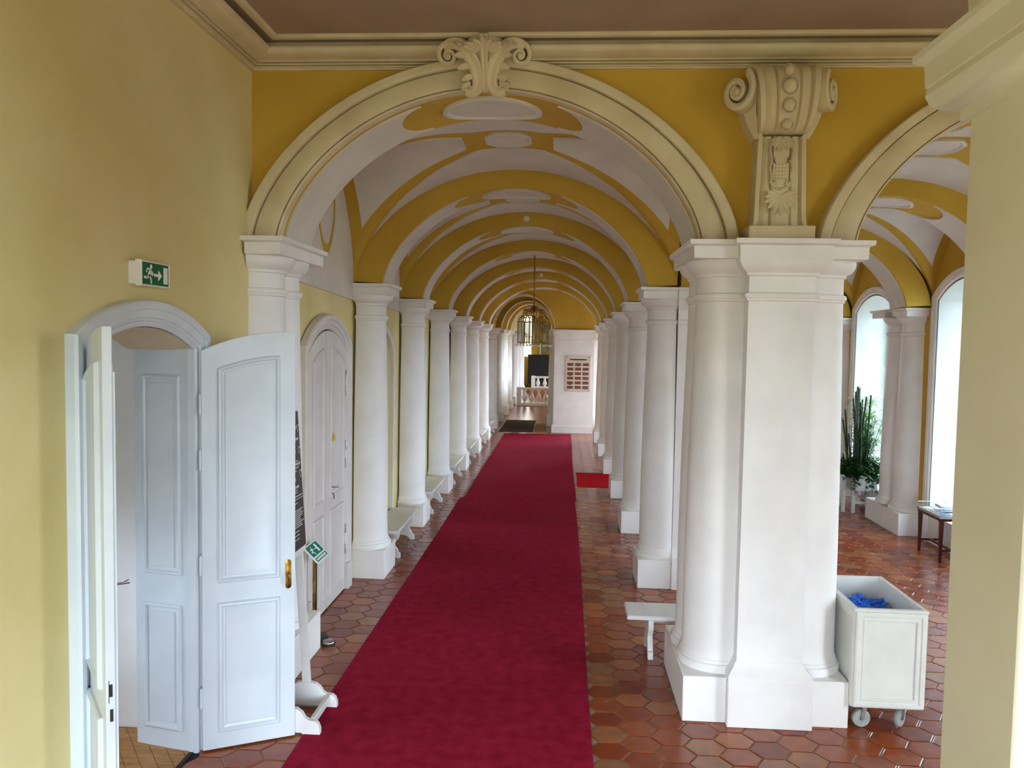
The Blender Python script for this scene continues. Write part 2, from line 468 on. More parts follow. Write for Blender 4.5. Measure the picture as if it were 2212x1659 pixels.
def transverse_arch(root, xc, hw, rise, y0, y1, zs, top=1.40, hw_out=None, p=.645, panels=True):
    hw_out = hw_out or hw + .34
    pts = prof_arch(hw, rise, 48, p); out = prof_arch(hw_out, top, 48, .6)
    mb = MB(); n = len(pts)
    rings = []
    for (a, b), (e, f) in zip(pts, out):
        rings.append([(xc + a, y0, zs + b), (xc + e, y0, zs + f + .02), (xc + e, y1, zs + f + .02), (xc + a, y1, zs + b)])
    mb.loft(rings, closed=True, cap=True)
    o = mb.build('transverse_arch', M_YELLOW, root, smooth=35, deform=True)
    if panels: arch_soffit_panels(xc, hw, rise, zs, y0, y1, o, True, p)
    return o
TA0, TA1 = .03, .58
VX0, VX1 = -2.49, 1.30
spans = [(YB, YK[0] + TA0)] + [(YK[k] + TA1, YK[k + 1] + TA0) for k in range(5)] + [(YK[5] + TA1, YEND)]
vault = build_vault('ceiling_vault', VX0, VX1, spans)
VXC = (VX0 + VX1) / 2
for k in range(6): transverse_arch(vault, VXC, 1.555, 1.125, YK[k] + TA0, YK[k] + TA1, ZS, 1.345, 1.895)
# lunettes over the left wall: white field with an oval drop
for i, (y0, y1) in enumerate(spans):
    yc, c = (y0 + y1) / 2, (y1 - y0) / 2
    mb = MB(); n = 36
    base = [(XW, yc + c * -math.cos(PI * i / n)) for i in range(n + 1)]
    r0 = [(XW + .012, y, ZS - .20) for _, y in base]
    r1 = [(XW + .012, y, max(ZS - .2, ZS + 1.28 * max(0, 1 - ((y - yc) / c) ** 2) ** .6)) for _, y in base]
    r2 = [(XW - .02, p[1], p[2]) for p in r1]; r3 = [(XW - .02, p[1], p[2]) for p in r0]
    mb.loft([r3, r0, r1, r2], closed=False, cap=False)
    lun = mb.build('lunette', M_CELL, vault, smooth=30, deform=True)
    def drop(k, n=36):
        out = []
        for j in range(n):
            t = 2 * PI * j / n
            out.append((yc + .30 * k * c * math.cos(t) * (1 + .25 * math.sin(t)), ZS + .62 + .50 * k * math.sin(t)))
        return out
    def R(k, h): return [(XW + .012 + h, y, z) for y, z in drop(k)]
    mb = MB().loft([R(1.0, -.01), R(1.0, .012), R(.96, .018), R(.93, .010)], cap=False)
    mb.build('lunette_ring', M_CELL, lun, smooth=30, deform=True)
    mb = MB().loft([R(.93, -.002), R(.93, .007), R(.70, .007), R(.70, -.002)], cap=False)
    mb.build('lunette_band', M_YELLOW, lun, smooth=30, deform=True)
    mb = MB().loft([R(.70, -.01), R(.70, .016), R(.64, .02), R(.61, .01), R(.05, .01)])
    mb.build('lunette_oval', M_CELL, lun, smooth=30, deform=True)

# lateral arches between corridor and aisle + wall above
def lateral(y0, y1, ya, yb):
    """wall over the opening between two piers; ya..yb is the whole stretch of wall covered"""
    mb = MB(); yc, c = (y0 + y1) / 2, (y1 - y0) / 2
    ys = sorted(set([ya, yb] + [yc + c * -math.cos(PI * i / 32) for i in range(33)]))
    def b(y):
        t = (y - yc) / c
        return ZS + (1.02 * max(0, 1 - t * t) ** .6 if abs(t) < 1 else 0)
    for p, q in zip(ys, ys[1:]):
        x0, x1 = XP0 + .03, XP1 - .03
        mb.add([(x0, p, b(p)), (x0, q, b(q)), (x0, q, 5.0), (x0, p, 5.0), (x1, p, b(p)), (x1, q, b(q)), (x1, q, 5.0), (x1, p, 5.0)],
               [(0, 3, 2, 1), (4, 5, 6, 7), (0, 1, 5, 4), (3, 7, 6, 2)])
    return mb
lat = MB()
ends = [YB] + [YK[k] for k in range(6)] + [YEND]
for k in range(7):
    y0, y1 = (YB + .05 if k == 0 else YK[k - 1] + .64), (YK[k] - .0 if k < 6 else YEND)
    m_ = lateral(y0, y1, (YB if k == 0 else YK[k - 1] + .30), (YK[k] + .30 if k < 6 else YEND + .2))
    lat.add(m_.v, m_.f)
struct(lat.build('wall_arcade', M_YELLOW, smooth=30, deform=True))

# aisle vault
AX0, AX1 = 1.84, XR + .02
YKA = [9.42, 12.16, 15.42, 18.1, 20.8, 23.4]
spans_a = [(YB, YKA[0] + TA0)] + [(YKA[k] + TA1, YKA[k + 1] + TA0) for k in range(5)] + [(YKA[5] + TA1, YEND)]
vault_a = build_vault('ceiling_vault_aisle', AX0, AX1, spans_a, 1.30, 1.27)
for k in range(6): transverse_arch(vault_a, (AX0 + AX1) / 2, 1.42, 1.09, YKA[k] + TA0 - .05, YKA[k] + TA1, ZS, 1.31, 1.765)

# ---- right wall of the aisle with window niches
WIN_HW, WIN_SP, WIN_RISE, WIN_SILL = .84, 3.62, .30, .42
mb = MB()
def win_bot_top(y):
    for yw in AISLE_WIN:
        if abs(y - yw) < WIN_HW: return yw
    return None
segs = []; y = 6.2
for yw in AISLE_WIN:
    mb.box(XR, XR + .85, y, yw - WIN_HW, 0, 5.6)
    wz, wp = seg_arch(yw - WIN_HW, yw + WIN_HW, WIN_SP, WIN_RISE)
    wall_cols(mb, frange(yw - WIN_HW, yw + WIN_HW, 14), lambda q: wz(q), lambda q: 5.6, XR, XR + .85)
    mb.box(XR + .05, XR + .85, yw - WIN_HW, yw + WIN_HW, 0, WIN_SILL)
    y = yw + WIN_HW
mb.box(XR, XR + .85, y, YEND + .4, 0, 5.6)
struct(MB().box(-2.95, 6.35, YB, 33.4, 5.25, 5.5).build('sky_block_slab', M_WHITE, smooth=0))  # unseen slab added above the vaults to keep sky light from leaking in
struct(mb.build('wall_right', M_YELLOW, smooth=0, deform=True))

# ---- hall around the camera: ceiling, cornice, back and right wall with window openings
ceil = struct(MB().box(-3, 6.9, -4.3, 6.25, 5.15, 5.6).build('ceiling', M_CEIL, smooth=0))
mb = MB()
mb.box(-2.95, -2.3, -4.3, -4, 0, 5.4).box(-.1, .2, -4.3, -4, 0, 5.4).box(-2.3, -.1, -4.3, -4, 0, .5).box(-2.3, -.1, -4.3, -4, 3.5, 5.4).box(3.0, 6.9, -4.3, -4, 0, 5.4).box(.2, 3.0, -4.3, -4, 3.5, 5.4).box(.2, 3.0, -4.3, -4, 0, .5)
struct(mb.build('wall_back', M_YWALL, smooth=0))
mb = MB()
mb.box(6.5, 6.9, -4, .1, 0, 5.4).box(6.5, 6.9, 2.3, 6.2, 0, 5.4).box(6.5, 6.9, .1, 2.3, 4.7, 5.4).box(6.5, 6.9, .1, 2.3, 0, .8)
struct(mb.build('wall_hall_right', M_YWALL, smooth=0))
# cornice: profile (distance from wall, height), swept along the left and the front wall with a mitre
CORN = [(0, 4.985), (.03, 4.985), (.035, 4.994), (.05, 4.997), (.05, 5.006), (.034, 5.007), (.034, 5.012), (.072, 5.013), (.074, 5.020), (.056, 5.021), (.056, 5.026), (.10, 5.028), (.10, 5.036), (.15, 5.040), (.19, 5.050), (.215, 5.070), (.225, 5.086),
        (.235, 5.086), (.235, 5.092), (.17, 5.096), (.15, 5.155), (0, 5.16)]
mb = MB()
rings = [[(XW + d, -4, z), (XW + d, YF - d, z), (6.5, YF - d, z)] for d, z in CORN]
mb.loft(rings, closed=False, cap=False)
cor = struct(mb.build('trim_1', M_CREAM, smooth=25))
mb = MB()
rings = [[(XW + d, -4, z), (XW + d, YF - d, z), (6.5, YF - d, z)] for d, z in [(.255, 5.155), (.255, 5.138), (.265, 5.128), (.29, 5.124), (.31, 5.128), (.325, 5.14), (.325, 5.155)]]
mb.loft(rings, closed=False, cap=False)
mb.build('ceiling_moulding', M_CREAM, cor, smooth=25)

# ---- casings and niches in the left wall
def casing(path, xw, prof, z0=0):
    rings = []
    for o, h in prof:
        rings.append([(xw + h, y, z) for y, z in path(o, 20, z0)])
    return MB().loft(rings, closed=False, cap=False)

# ================================================================== COLUMNS AND PIERS
def col_meshes(a0=-PI / 2, a1=PI / 2, k=1.0, x_cut=0.0, ph=.41, ab=.43):
    """builders of the pieces of a (half) column of canonical height standing at the origin, bulging towards +x"""
    P = {}
    P['plinth'] = MB().box(x_cut, ph, -ph, ph, 0, .345)
    base = [(.40, .345), (.405, .352), (.405, .385), (.395, .402), (.378, .407), (.375, .43), (.366, .434), (.362, .45), (.352, .47)]
    P['base_moulding'] = MB().lathe([(r * k, z) for r, z in base], seg=28, a0=a0, a1=a1)
    sh = [(.352, .465), (.348, .5), (.346, 1.2), (.335, 2.0), (.315, 2.7), (.303, 3.117)]
    P['shaft'] = MB().lathe([(r * k, z) for r, z in sh], seg=28, a0=a0, a1=a1)
    cap = [(.303, 3.112), (.318, 3.117), (.318, 3.131), (.330, 3.136), (.337, 3.150), (.330, 3.168), (.304, 3.175), (.302, 3.29), (.322, 3.296), (.322, 3.315),
           (.335, 3.322), (.362, 3.34), (.388, 3.37), (.398, 3.40), (.396, 3.417)]
    ek = lambda r, z: r * k if z < 3.33 else r * k + (.012 if k < .9 else 0)
    P['capital'] = MB().lathe([(ek(r, z), z) for r, z in cap], seg=28, a0=a0, a1=a1)
    if k < .9: P['base_moulding'] = MB().lathe([(r * k, z) for r, z in base[:-1]] + [(.352 * k, .47)], seg=28, a0=a0, a1=a1)
    A = MB()
    def ring(h, z): return [(x_cut, -h, z), (h, -h, z), (h, h, z), (x_cut, h, z)]
    A.loft([ring(ab - .022, 3.415), ring(ab - .02, 3.50), ring(ab + .012, 3.512), ring(ab + .014, 3.545)])
    P['abacus'] = A
    return P
def build_column(P, parent, smooth=40):
    out = []
    for n, mb in P.items():
        out.append(mb.build(n, M_COLUMN, parent, smooth=smooth, bevel=.006 if n in ('plinth',) else 0))
    return out
half = col_meshes(-PI * .60, PI * .60, .78, -.10, .31, .345)
col0 = thing('half_column', 'temporary', 'column', (XW + .10, YK[0] + .31, 0), 0, 'white half-columns along the left wall')
build_column(half, col0)
col0.scale = (1, 1, g(YK[0] + .41))
LAB_L = ['white half-column on the left wall just beyond the arched double door with the yellow triangle',
         'second white half-column on the left wall, between first and second white bench',
         'third white half-column on the left wall, between second and third white bench',
         'fourth white half-column on the left wall, between third and fourth white bench',
         'fifth white half-column on the left wall, counted from the arched double door',
         'last white half-column on the left wall before the dark doormat']
col0['label'] = LAB_L[0]
left_cols = [col0]
for k in range(1, 6):
    c = copy_tree(col0); c.location = (XW + .10, YK[k] + .31, 0); c.scale = (1, 1, g(YK[k] + .41))
    c['label'] = LAB_L[k]; c['group'] = 'white half-columns along the left wall'; left_cols.append(c)

# rectangular pilaster pieces: offset rings around a rectangle
PIL = dict(plinth=[(.075, 0), (.075, .345)],
           base_moulding=[(.072, .345), (.072, .385), (.055, .405), (.03, .43), (.022, .45), (.004, .475)],
           shaft=[(0, .47), (0, 3.117)],
           capital=[(.0, 3.112), (.016, 3.117), (.016, 3.131), (.026, 3.136), (.034, 3.150), (.026, 3.168), (.0, 3.175), (0, 3.29), (.02, 3.296), (.02, 3.315),
                    (.032, 3.322), (.055, 3.34), (.08, 3.37), (.09, 3.40), (.088, 3.417)],
           abacus=[(.088, 3.415), (.09, 3.50), (.125, 3.512), (.127, 3.545)])
def pilaster(x0, x1, y0, y1, parent, side=(1, 1, 1, 1), kk=1.0):
    """side: how far the mouldings project on -x, +x, -y, +y"""
    for n, pr in PIL.items():
        rings = [[(x0 - o * side[0] * kk, y0 - o * side[2] * kk, z), (x1 + o * side[1] * kk, y0 - o * side[2] * kk, z),
                  (x1 + o * side[1] * kk, y1 + o * side[3] * kk, z), (x0 - o * side[0] * kk, y1 + o * side[3] * kk, z)] for o, z in pr]
        MB().loft(rings).build(n, M_COLUMN, parent, smooth=30, bevel=.006 if n == 'plinth' else 0)

# piers between corridor and aisle: core + a half-column on either side
def make_pier():
    root = empty('pier')
    core = empty('core', parent=root)
    pilaster(XP0 + .02, XP1 - .02, -.26, .26, core, (.15, .15, 1, 1))
    for sx, rz in ((XP0 - .07, PI), (XP1 + .07, 0)):
        h = empty('half_column', (sx, 0, 0), rz, root)
        if rz: build_column(half, h)
        else:
            for ch in list(bpy.data.objects): pass
            for ch in list(root.children[1].children):
                c = ch.copy(); C.objects.link(c); c.parent = h
    return root
LAB_P = ['white pier of half-columns on the right of the carpet, next behind the big front pier',
         'white pier on the right of the carpet, second behind the big front pier',
         'white pier on the right just before the red cross carpet',
         'white pier on the right just beyond the red cross carpet',
         'white pier on the right, second beyond the red cross carpet',
         'white pier on the right nearest the white wall with the donor board']
piers = []
p0 = make_pier()
for k in range(6):
    p = p0 if k == 0 else copy_tree(p0)
    tag(p, LAB_P[k], 'column', 'white piers on the right of the carpet')
    p.location = (0, YK[k] + .335, 0); p.scale = (1, 1, g(YK[k] + .41)); piers.append(p)

# the big front pier: pilaster towards the hall, two columns each side
GF = 1.035
fp = thing('front_pier', 'large white front pier of pilaster and clustered columns beside the blue-filled white bin', 'column')
fp.scale = (1, 1, GF)
core = empty('core', parent=fp)
MB().box(1.36, 1.86, 6.14, 6.93, 0, ZS).build('core_block', M_COLUMN, core, smooth=0)
pl = empty('pilaster', parent=fp)
pilaster(1.368, 1.852, 5.975, 6.40, pl, (1, 1, 1, 0), 1.0)
quarter = col_meshes(-PI * .72, PI * .72, .76, -.30, .385, .415)
first_fp = None
for x, y, rz, a in ((1.275, 6.335, PI, 0), (1.275, 6.695, PI, 0), (1.935, 6.335, 0, 0), (1.935, 6.695, 0, 0)):
    h = empty('column', (x, y, 0), rz, fp)
    if first_fp is None: build_column({n: b for n, b in quarter.items() if n not in ('plinth', 'abacus')}, h); first_fp = h
    else:
        for ch in first_fp.children:
            c = ch.copy(); C.objects.link(c); c.parent = h
def twin_blocks(x0, x1, y0, y1, parent):
    MB().box(x0 + .032, x1 - .032, y0 + .025, y1 - .025, 0, .345).build('plinth', M_COLUMN, parent, bevel=.006)
    def ring(o, z): return [(x0 - o, y0 - o, z), (x1 + o, y0 - o, z), (x1 + o, y1 + o, z), (x0 - o, y1 + o, z)]
    MB().loft([ring(-.022, 3.415), ring(-.02, 3.50), ring(.012, 3.512), ring(.014, 3.545)]).build('abacus', M_COLUMN, parent)
twin_blocks(.937, 1.40, 5.945, 7.085, fp); twin_blocks(1.80, 2.245, 5.945, 7.085, fp)
# the cluster at the left end of the arch, engaged in the left wall
fl = thing('front_half_pier', 'white clustered columns at the left wall behind the open door leaf', 'column')
fl.scale = (1, 1, GF)
q2 = col_meshes(-PI * .46, PI * .46, .76, .10, .385, .415)
for y in (6.355, 6.715):
    h = empty('column', (-2.53, y, 0), 0, fl); build_column({n: b for n, b in q2.items() if n not in ('plinth', 'abacus')}, h)
twin_blocks(XW + .003, -2.173, 5.965, 7.105, fl)

# aisle wall columns
asl = None
LAB_A = ['white half-columns on the window wall in front of the plants', 'white half-column on the window wall behind the plants',
         'white half-column on the window wall, third from the vitrine']
for k in range(6):
    yk = YKA[k] + .41 + (.12 if k == 1 else 0)
    if asl is None:
        asl = thing('half_column', 'white half-column on the window wall nearest the hall', 'column', (XR, yk, 0), PI, 'white half-columns on the window wall')
        q3 = col_meshes(-PI * .42, PI * .42, .92, .06, .40, .43)
        build_column(q3, asl); c = asl
    else:
        c = copy_tree(asl); c['group'] = 'white half-columns on the window wall'
        c['label'] = LAB_A[k - 1] if k <= 3 else 'white half-column far along the window wall of the aisle'
    c.location = (XR + .08, yk, 0); c.scale = (1, 1, g(yk))
    if k == 1:
        d = empty('twin_column', (0, -.52, 0), 0, c)
        for ch in list(asl.children):
            e = ch.copy(); C.objects.link(e); e.parent = d

# near pillar on the right with its capital and springing arch
NP = thing('near_pillar', 'greyish cream square pillar with moulded capital at the right edge of the picture', 'column')
px0, px1, py0, py1 = 1.455, 2.2, 2.54, 3.0
MB().box(px0, px1, py0, py1, 0, 3.80).build('shaft', M_PILLAR, NP, bevel=.008)
def nring(o, z): return [(px0 - o, py0 - o, z), (px1, py0 - o, z), (px1, py1 + o, z), (px0 - o, py1 + o, z)]
MB().loft([nring(.0, 3.725), nring(.025, 3.728), nring(.025, 3.758), nring(.03, 3.762), nring(.07, 3.775), (nring(.10, 3.80)), nring(.115, 3.84), nring(.11, 3.868),
           nring(.115, 3.872), nring(.12, 3.955), nring(.135, 3.965), nring(.15, 3.975), nring(.152, 4.0)]).build('capital', M_PILLAR, NP, smooth=30)
mb = MB()      # arch springing from the capital towards the left wall of the stairs
rings = []
for i in range(20):
    t = i / 19; a = t * PI * .5
    x = px0 - .02 - 1.0 * (1 - math.cos(a)); z = 3.99 + 1.30 * math.sin(a)
    rings.append([(x, py0, z), (x, py1, z), (x + .8, py1, z + .02 * t), (x + .8, py0, z + .02 * t)])
mb.loft(rings); mb.build('arch_springing', M_PILLAR, NP, smooth=40)

# ================================================================== DOORS, NICHES, WINDOWS
M_BRASS = mat('worn_brass', s2l(196, 150, 70), s2l(120, 84, 30), 14, .3, metal=1)
M_STEEL = mat('grey_steel', s2l(150, 150, 152), s2l(190, 190, 190), 20, .3, metal=1)
M_DARK = mat('dark_iron', s2l(40, 34, 32), s2l(54, 46, 42), 10, .5)
M_PARQ = mat('oak_parquet', s2l(150, 100, 50), s2l(186, 132, 72), 3, .4, .1, 60, stretch=(1, 9, 1))
M_GAP = mat('dark_gap', s2l(30, 26, 26))
CAS = [(0, -.03), (0, .02), (.012, .03), (.03, .03), (.036, .022), (.05, .03), (.055, .04), (.10, .052), (.105, .062), (.125, .068), (.15, .066), (.16, .05), (.16, -.01)]
D1I = (3.965, 5.16, 2.80, .145)   # clear opening inside the casing
d1iz, d1ip = seg_arch(*D1I)
def door_leaf(name, w, topf, t=.042, panels=2, parent=None, both=True, y_off=0, z0=.012, mt=None):
    mt = mt or M_DOOR
    """leaf along local +x from its hinge at the origin; topf(x) = height of the top edge"""
    xs_ = frange(0, w, 10)
    poly = [(0, z0), (w, z0)] + [(x, topf(x)) for x in reversed(xs_)]
    body = MB().prism(poly, lambda u, v, d: (u, d + y_off, v), 0, t).build(name, mt, parent, smooth=25, bevel=.003)
    def frame(x0, x1, zb, tf, side):
        def outline(i):
            pts = [(x0 + i, zb + i), (x1 - i, zb + i)]
            for q in range(9):
                x = lerp(x1 - i, x0 + i, q / 8); pts.append((x, tf(x) - i))
            return pts
        yb = y_off if side < 0 else y_off + t
        rings = [[(u, yb + side * h, v) for u, v in outline(i)] for i, h in
                 [(0, -.002), (0, .012), (.008, .022), (.020, .024), (.032, .008), (.046, .003), (.050, .012), (.060, .012), (.085, .003)]]
        return MB().loft(rings, cap=True).build('panel', mt, body, smooth=25)
    for side in ((-1, 1) if both else (-1,)):
        zm = 1.13
        frame(.105, w - .105, zm + .06, lambda x: topf(x) - .165, side)
        frame(.105, w - .105, .13, lambda x: zm - .08, side)
    return body
door1 = struct(empty('door_1', (0, 0, 0)))
casing(d1ip, XW, CAS).build('casing', M_DOOR, door1, smooth=25)
# right leaf, swung out towards the corridor
hl = door_leaf('right_leaf', .622, lambda x: d1iz(min(5.16, max(3.97, 5.15 - x))) - .012, parent=door1)
hl.location = (-2.44, 5.17, 0); hl.rotation_euler = (0, 0, math.atan2(.281, .557))
pl_ = MB()
def oblong(w_, h_, n=8):
    out = []
    for i in range(n + 1): a = PI * i / n; out.append((w_ * math.cos(a), h_ + w_ * math.sin(a)))
    for i in range(n + 1): a = PI + PI * i / n; out.append((w_ * math.cos(a), -h_ + w_ * math.sin(a)))
    return out
pl_.loft([[(.575 + u * k, -.0005 - h, 1.205 + v * k) for u, v in oblong(.020, .085)] for k, h in ((1, 0), (1, .004), (.8, .007))])
hp = pl_.build('handle_plate', M_BRASS, hl)
MB().tube([(.575, -.006, 1.225), (.575, -.04, 1.225), (.573, -.05, 1.215), (.572, -.052, 1.19), (.574, -.05, 1.155), (.578, -.044, 1.14)], .008, 8).build('handle', M_BRASS, hp)
for z in (2.36, 1.98, 1.25, .32): MB().lathe([(.009, 0), (.009, .13), (.005, .14)], -.008, -.006, z, 8).build('hinge', M_DOOR, hl)
# left leaf, swung out towards the viewer
ll = door_leaf('left_leaf', .61, lambda x: d1iz(min(5.16, max(3.97, 3.975 + x))) - .012, parent=door1, y_off=-.042)
ll.location = (-2.46, 3.98, 0); ll.rotation_euler = (0, 0, math.radians(-51))
MB().box(.600, .6115, -.032, -.010, .78, 1.34).build('lock_plate', M_DOOR, ll)
lk = MB().box(.606, .6135, -.030, -.014, 1.19, 1.25).box(.606, .6135, -.026, -.012, 1.07, 1.13).box(.606, .613, -.031, -.028, 1.16, 1.27)
lk.build('lock_bolts', M_DARK, ll)
MB().box(.588, .600, .0, .012, .05, 2.72).build('rebate_strip', M_DOOR, ll)
MB().tube([(.594, .012, 1.72), (.594, .04, 1.72), (.594, .065, 1.725)], lambda t: .006 + .006 * (t > .8), 8).build('bolt_knob', M_STEEL, ll)
MB().box(.594, .600, .012, .016, 2.28, 2.40).build('top_bolt', M_STEEL, ll)
# splayed reveal lining and its panels
def lining(ya, yb, nrm, name):
    """wall lining from (XW, ya) to (XW-.46, yb)"""
    xa, xb = XW + .005, XW - .46
    d = Vector((xb - xa, yb - ya, 0)); L = d.length; d.normalize(); n = Vector((-d.y, d.x, 0)) * nrm
    def P(s, z, h): q = Vector((xa, ya, 0)) + d * s + n * h; return (q.x, q.y, z)
    poly = [(0, 0), (L, 0), (L, 2.86), (0, 2.86)]
    o = MB().prism(poly, P, 0, -.02) if False else MB().loft([[P(s, z, 0) for s, z in poly], [P(s, z, -.02) for s, z in poly]])
    o = o.build(name, M_DOOR, door1, smooth=0)
    for za, zb in ((.14, 1.03), (1.24, 2.62)):
        rings = [[P(s, z, h) for s, z in ((.10 + i, za + i), (L - .07 - i, za + i), (L - .07 - i, zb - i), (.10 + i, zb - i))] for i, h in
                 ((0, -.002), (0, .012), (.010, .018), (.020, .016), (.028, .003), (.05, .003), (.055, .010))]
        MB().loft(rings).build('panel', M_DOOR, o, smooth=25)
lining(5.165, 5.262, 1, 'reveal_lining'); lining(3.96, 3.895, -1, 'reveal_lining')
mb = MB(); rings = []
for x, o_ in ((XW + .004, .0), (XW - .46, .05)):
    rings.append([(x, y, d1iz(min(5.16, max(3.965, y))) - .004) for y in frange(3.93, 5.20, 16)])
    
mb.loft([rings[0], rings[1], [(x, y, z + .03) for x, y, z in rings[1]], [(x, y, z + .03) for x, y, z in rings[0]]], closed=False, cap=False)
mb.build('reveal_soffit', M_CREAM, door1, smooth=30)
MB().box(-2.531, -2.500, 3.9, 5.25, -.005, .008).build('threshold', M_GAP, door1)
# the room behind it
rm = MB().box(-5.0, -2.95, 5.47, 5.6, 0, 3.3).box(-5.0, -2.95, 2.3, 2.45, 0, 3.3).box(-5.0, -2.95, 2.3, 5.6, 3.3, 3.4)
rm.box(-5.15, -5.0, 2.3, 3.4, 0, 3.4).box(-5.15, -5.0, 4.8, 5.6, 0, 3.4).box(-5.15, -5.0, 3.4, 4.8, 0, 1.1).box(-5.15, -5.0, 3.4, 4.8, 1.75, 3.4)
rm.box(-2.97, -2.951, 2.3, 3.88, 0, 3.3).box(-2.97, -2.951, 5.285, 5.6, 0, 3.3)
struct(rm.build('wall_side_room', M_WHITE, smooth=0))
fl2 = struct(MB().box(-5.1, -2.45, 2.3, 5.6, -.11, -.004).build('floor_side_room', M_GAP, smooth=0))
def clip(poly, ax, lim, keep_less):
    out = []
    for p, q in zip(poly, poly[1:] + poly[:1]):
        ip, iq = ((p[ax] < lim) == keep_less), ((q[ax] < lim) == keep_less)
        if ip: out.append(p)
        if ip != iq:
            t = (lim - p[ax]) / (q[ax] - p[ax]); out.append((lerp(p[0], q[0], t), lerp(p[1], q[1], t)))
    return out
pa = math.radians(38); du, dv = Vector((-math.cos(pa), -math.sin(pa))), Vector((-math.sin(pa), math.cos(pa)))
for i in range(-20, 26):
    for j in range(-6, 8):
        c0 = Vector((-2.7, 4.8)) + du * (i * .092) + dv * (j * .46 + (i % 2) * .23)
        pg_ = [tuple(c0 + du * sx * .0445 + dv * sy * .2285) for sx, sy in ((-1, -1), (1, -1), (1, 1), (-1, 1))]
        for ax, lim, kl in ((0, -2.532, True), (0, -3.7, False), (1, 5.46, True), (1, 4.1, False)):
            if len(pg_) > 2: pg_ = clip(pg_, ax, lim, kl)
        if len(pg_) < 3: continue
        zz = random.uniform(.0035, .005)
        o = MB().loft([[(x, y, -.003) for x, y in pg_], [(x, y, zz) for x, y in pg_]]).build('plank', M_PARQ, fl2, smooth=0)

# closed double door
D2 = (7.49, 8.80, 2.74, .24)
d2z, d2p = seg_arch(*D2)
door2 = struct(empty('door_2'))
casing(d2p, XW + .0, [(a, h + .012) for a, h in CAS]).build('casing', M_DOOR2, door2, smooth=25)
MB().box(XW + .0, XW + .085, 7.49 - .16, 7.49 - .0, 0, .30).box(XW, XW + .085, 8.80, 8.96, 0, .30).build('casing_plinth', M_DOOR2, door2, bevel=.004)
mb = MB().prism([(y, z) for y, z in d2p(.0)], lambda u, v, d: (XW + d, u, v), -.011, .004); mb.build('back_panel', M_GAP, door2, smooth=0)
seam = 8.06
for nm_, y0, w_, sg in (('left_leaf', 7.50, seam - 7.50 - .010, 1), ('right_leaf', 8.79, 8.79 - seam - .010, -1)):
    lf = door_leaf(nm_, w_, (lambda x, y0=y0, sg=sg: d2z(y0 + sg * x) - .012), t=.03, parent=door2, both=False, mt=M_DOOR2, y_off=-.03)
    if sg > 0: lf.location = (XW + .012, y0, 0); lf.rotation_euler = (0, 0, PI / 2)     # local -y -> +x
    else:
        lf.location = (XW + .012, y0, 0); lf.rotation_euler = (0, 0, -PI / 2)
    if sg < 0:
        # panels must face the corridor: mirror through y
        lf.scale = (1, -1, 1)
tri = MB().loft([[(XW + .054 + h, 8.30 + u * k, 1.83 + v * k) for u, v in ((-.055, -.045), (.055, -.045), (0, .06))] for k, h in ((1, 0), (1, .003))])
M_SIGNY = mat('yellow_sticker', s2l(236, 200, 20)); M_BLACK = mat('black_print', s2l(24, 24, 26))
wt = tri.build('warning_triangle', M_SIGNY, door2, smooth=0)
MB().loft([[(XW + .0575 + h, 8.30 + u, 1.83 + v) for u, v in ((.006, .03), (-.014, -.006), (0, -.004), (-.008, -.036), (.014, .002), (.001, .001))] for h in (0, .001)]).build('lightning_bolt', M_BLACK, wt, smooth=0)
MB().lathe([(.02, 0), (.02, .008)], 0, 0, 0, 12).xf(lambda v: Vector((XW + .05 + v.z, 8.20 + v.x, 1.30 + v.y))).build('handle_rose', M_STEEL, door2)
MB().tube([(XW + .05, 8.20, 1.30), (XW + .10, 8.20, 1.30), (XW + .105, 8.22, 1.30), (XW + .105, 8.30, 1.285)], .009, 8).build('handle', M_STEEL, door2)
MB().tube([(XW + .05, 8.195, 1.235), (XW + .085, 8.195, 1.235), (XW + .085, 8.20, 1.21), (XW + .083, 8.215, 1.17)], .005, 6).build('key', M_DARK, door2)
for z in (2.42, 2.24, 1.62, 1.42, .66, .42): MB().lathe([(.008, 0), (.008, .10), (.004, .11)], XW + .052, 8.785, z, 8).build('hinge', M_STEEL, door2)

# arched niches in the following bays
nch = None
for k in range(6):
    yc = YK[k] + 1.50
    n_ = (yc - .64, yc + .64, 2.70, .30)
    nz, np_ = seg_arch(*n_)
    o = casing(np_, XW - .01, [(0, -.002), (0, .05), (.02, .065), (.05, .06), (.06, .045), (.075, .05), (.10, .045), (.11, .02), (.11, -.0)]).build('trim_%d' % (k + 2), M_WHITE, None, smooth=25)
    o.scale = (1, 1, g(yc)); struct(o)

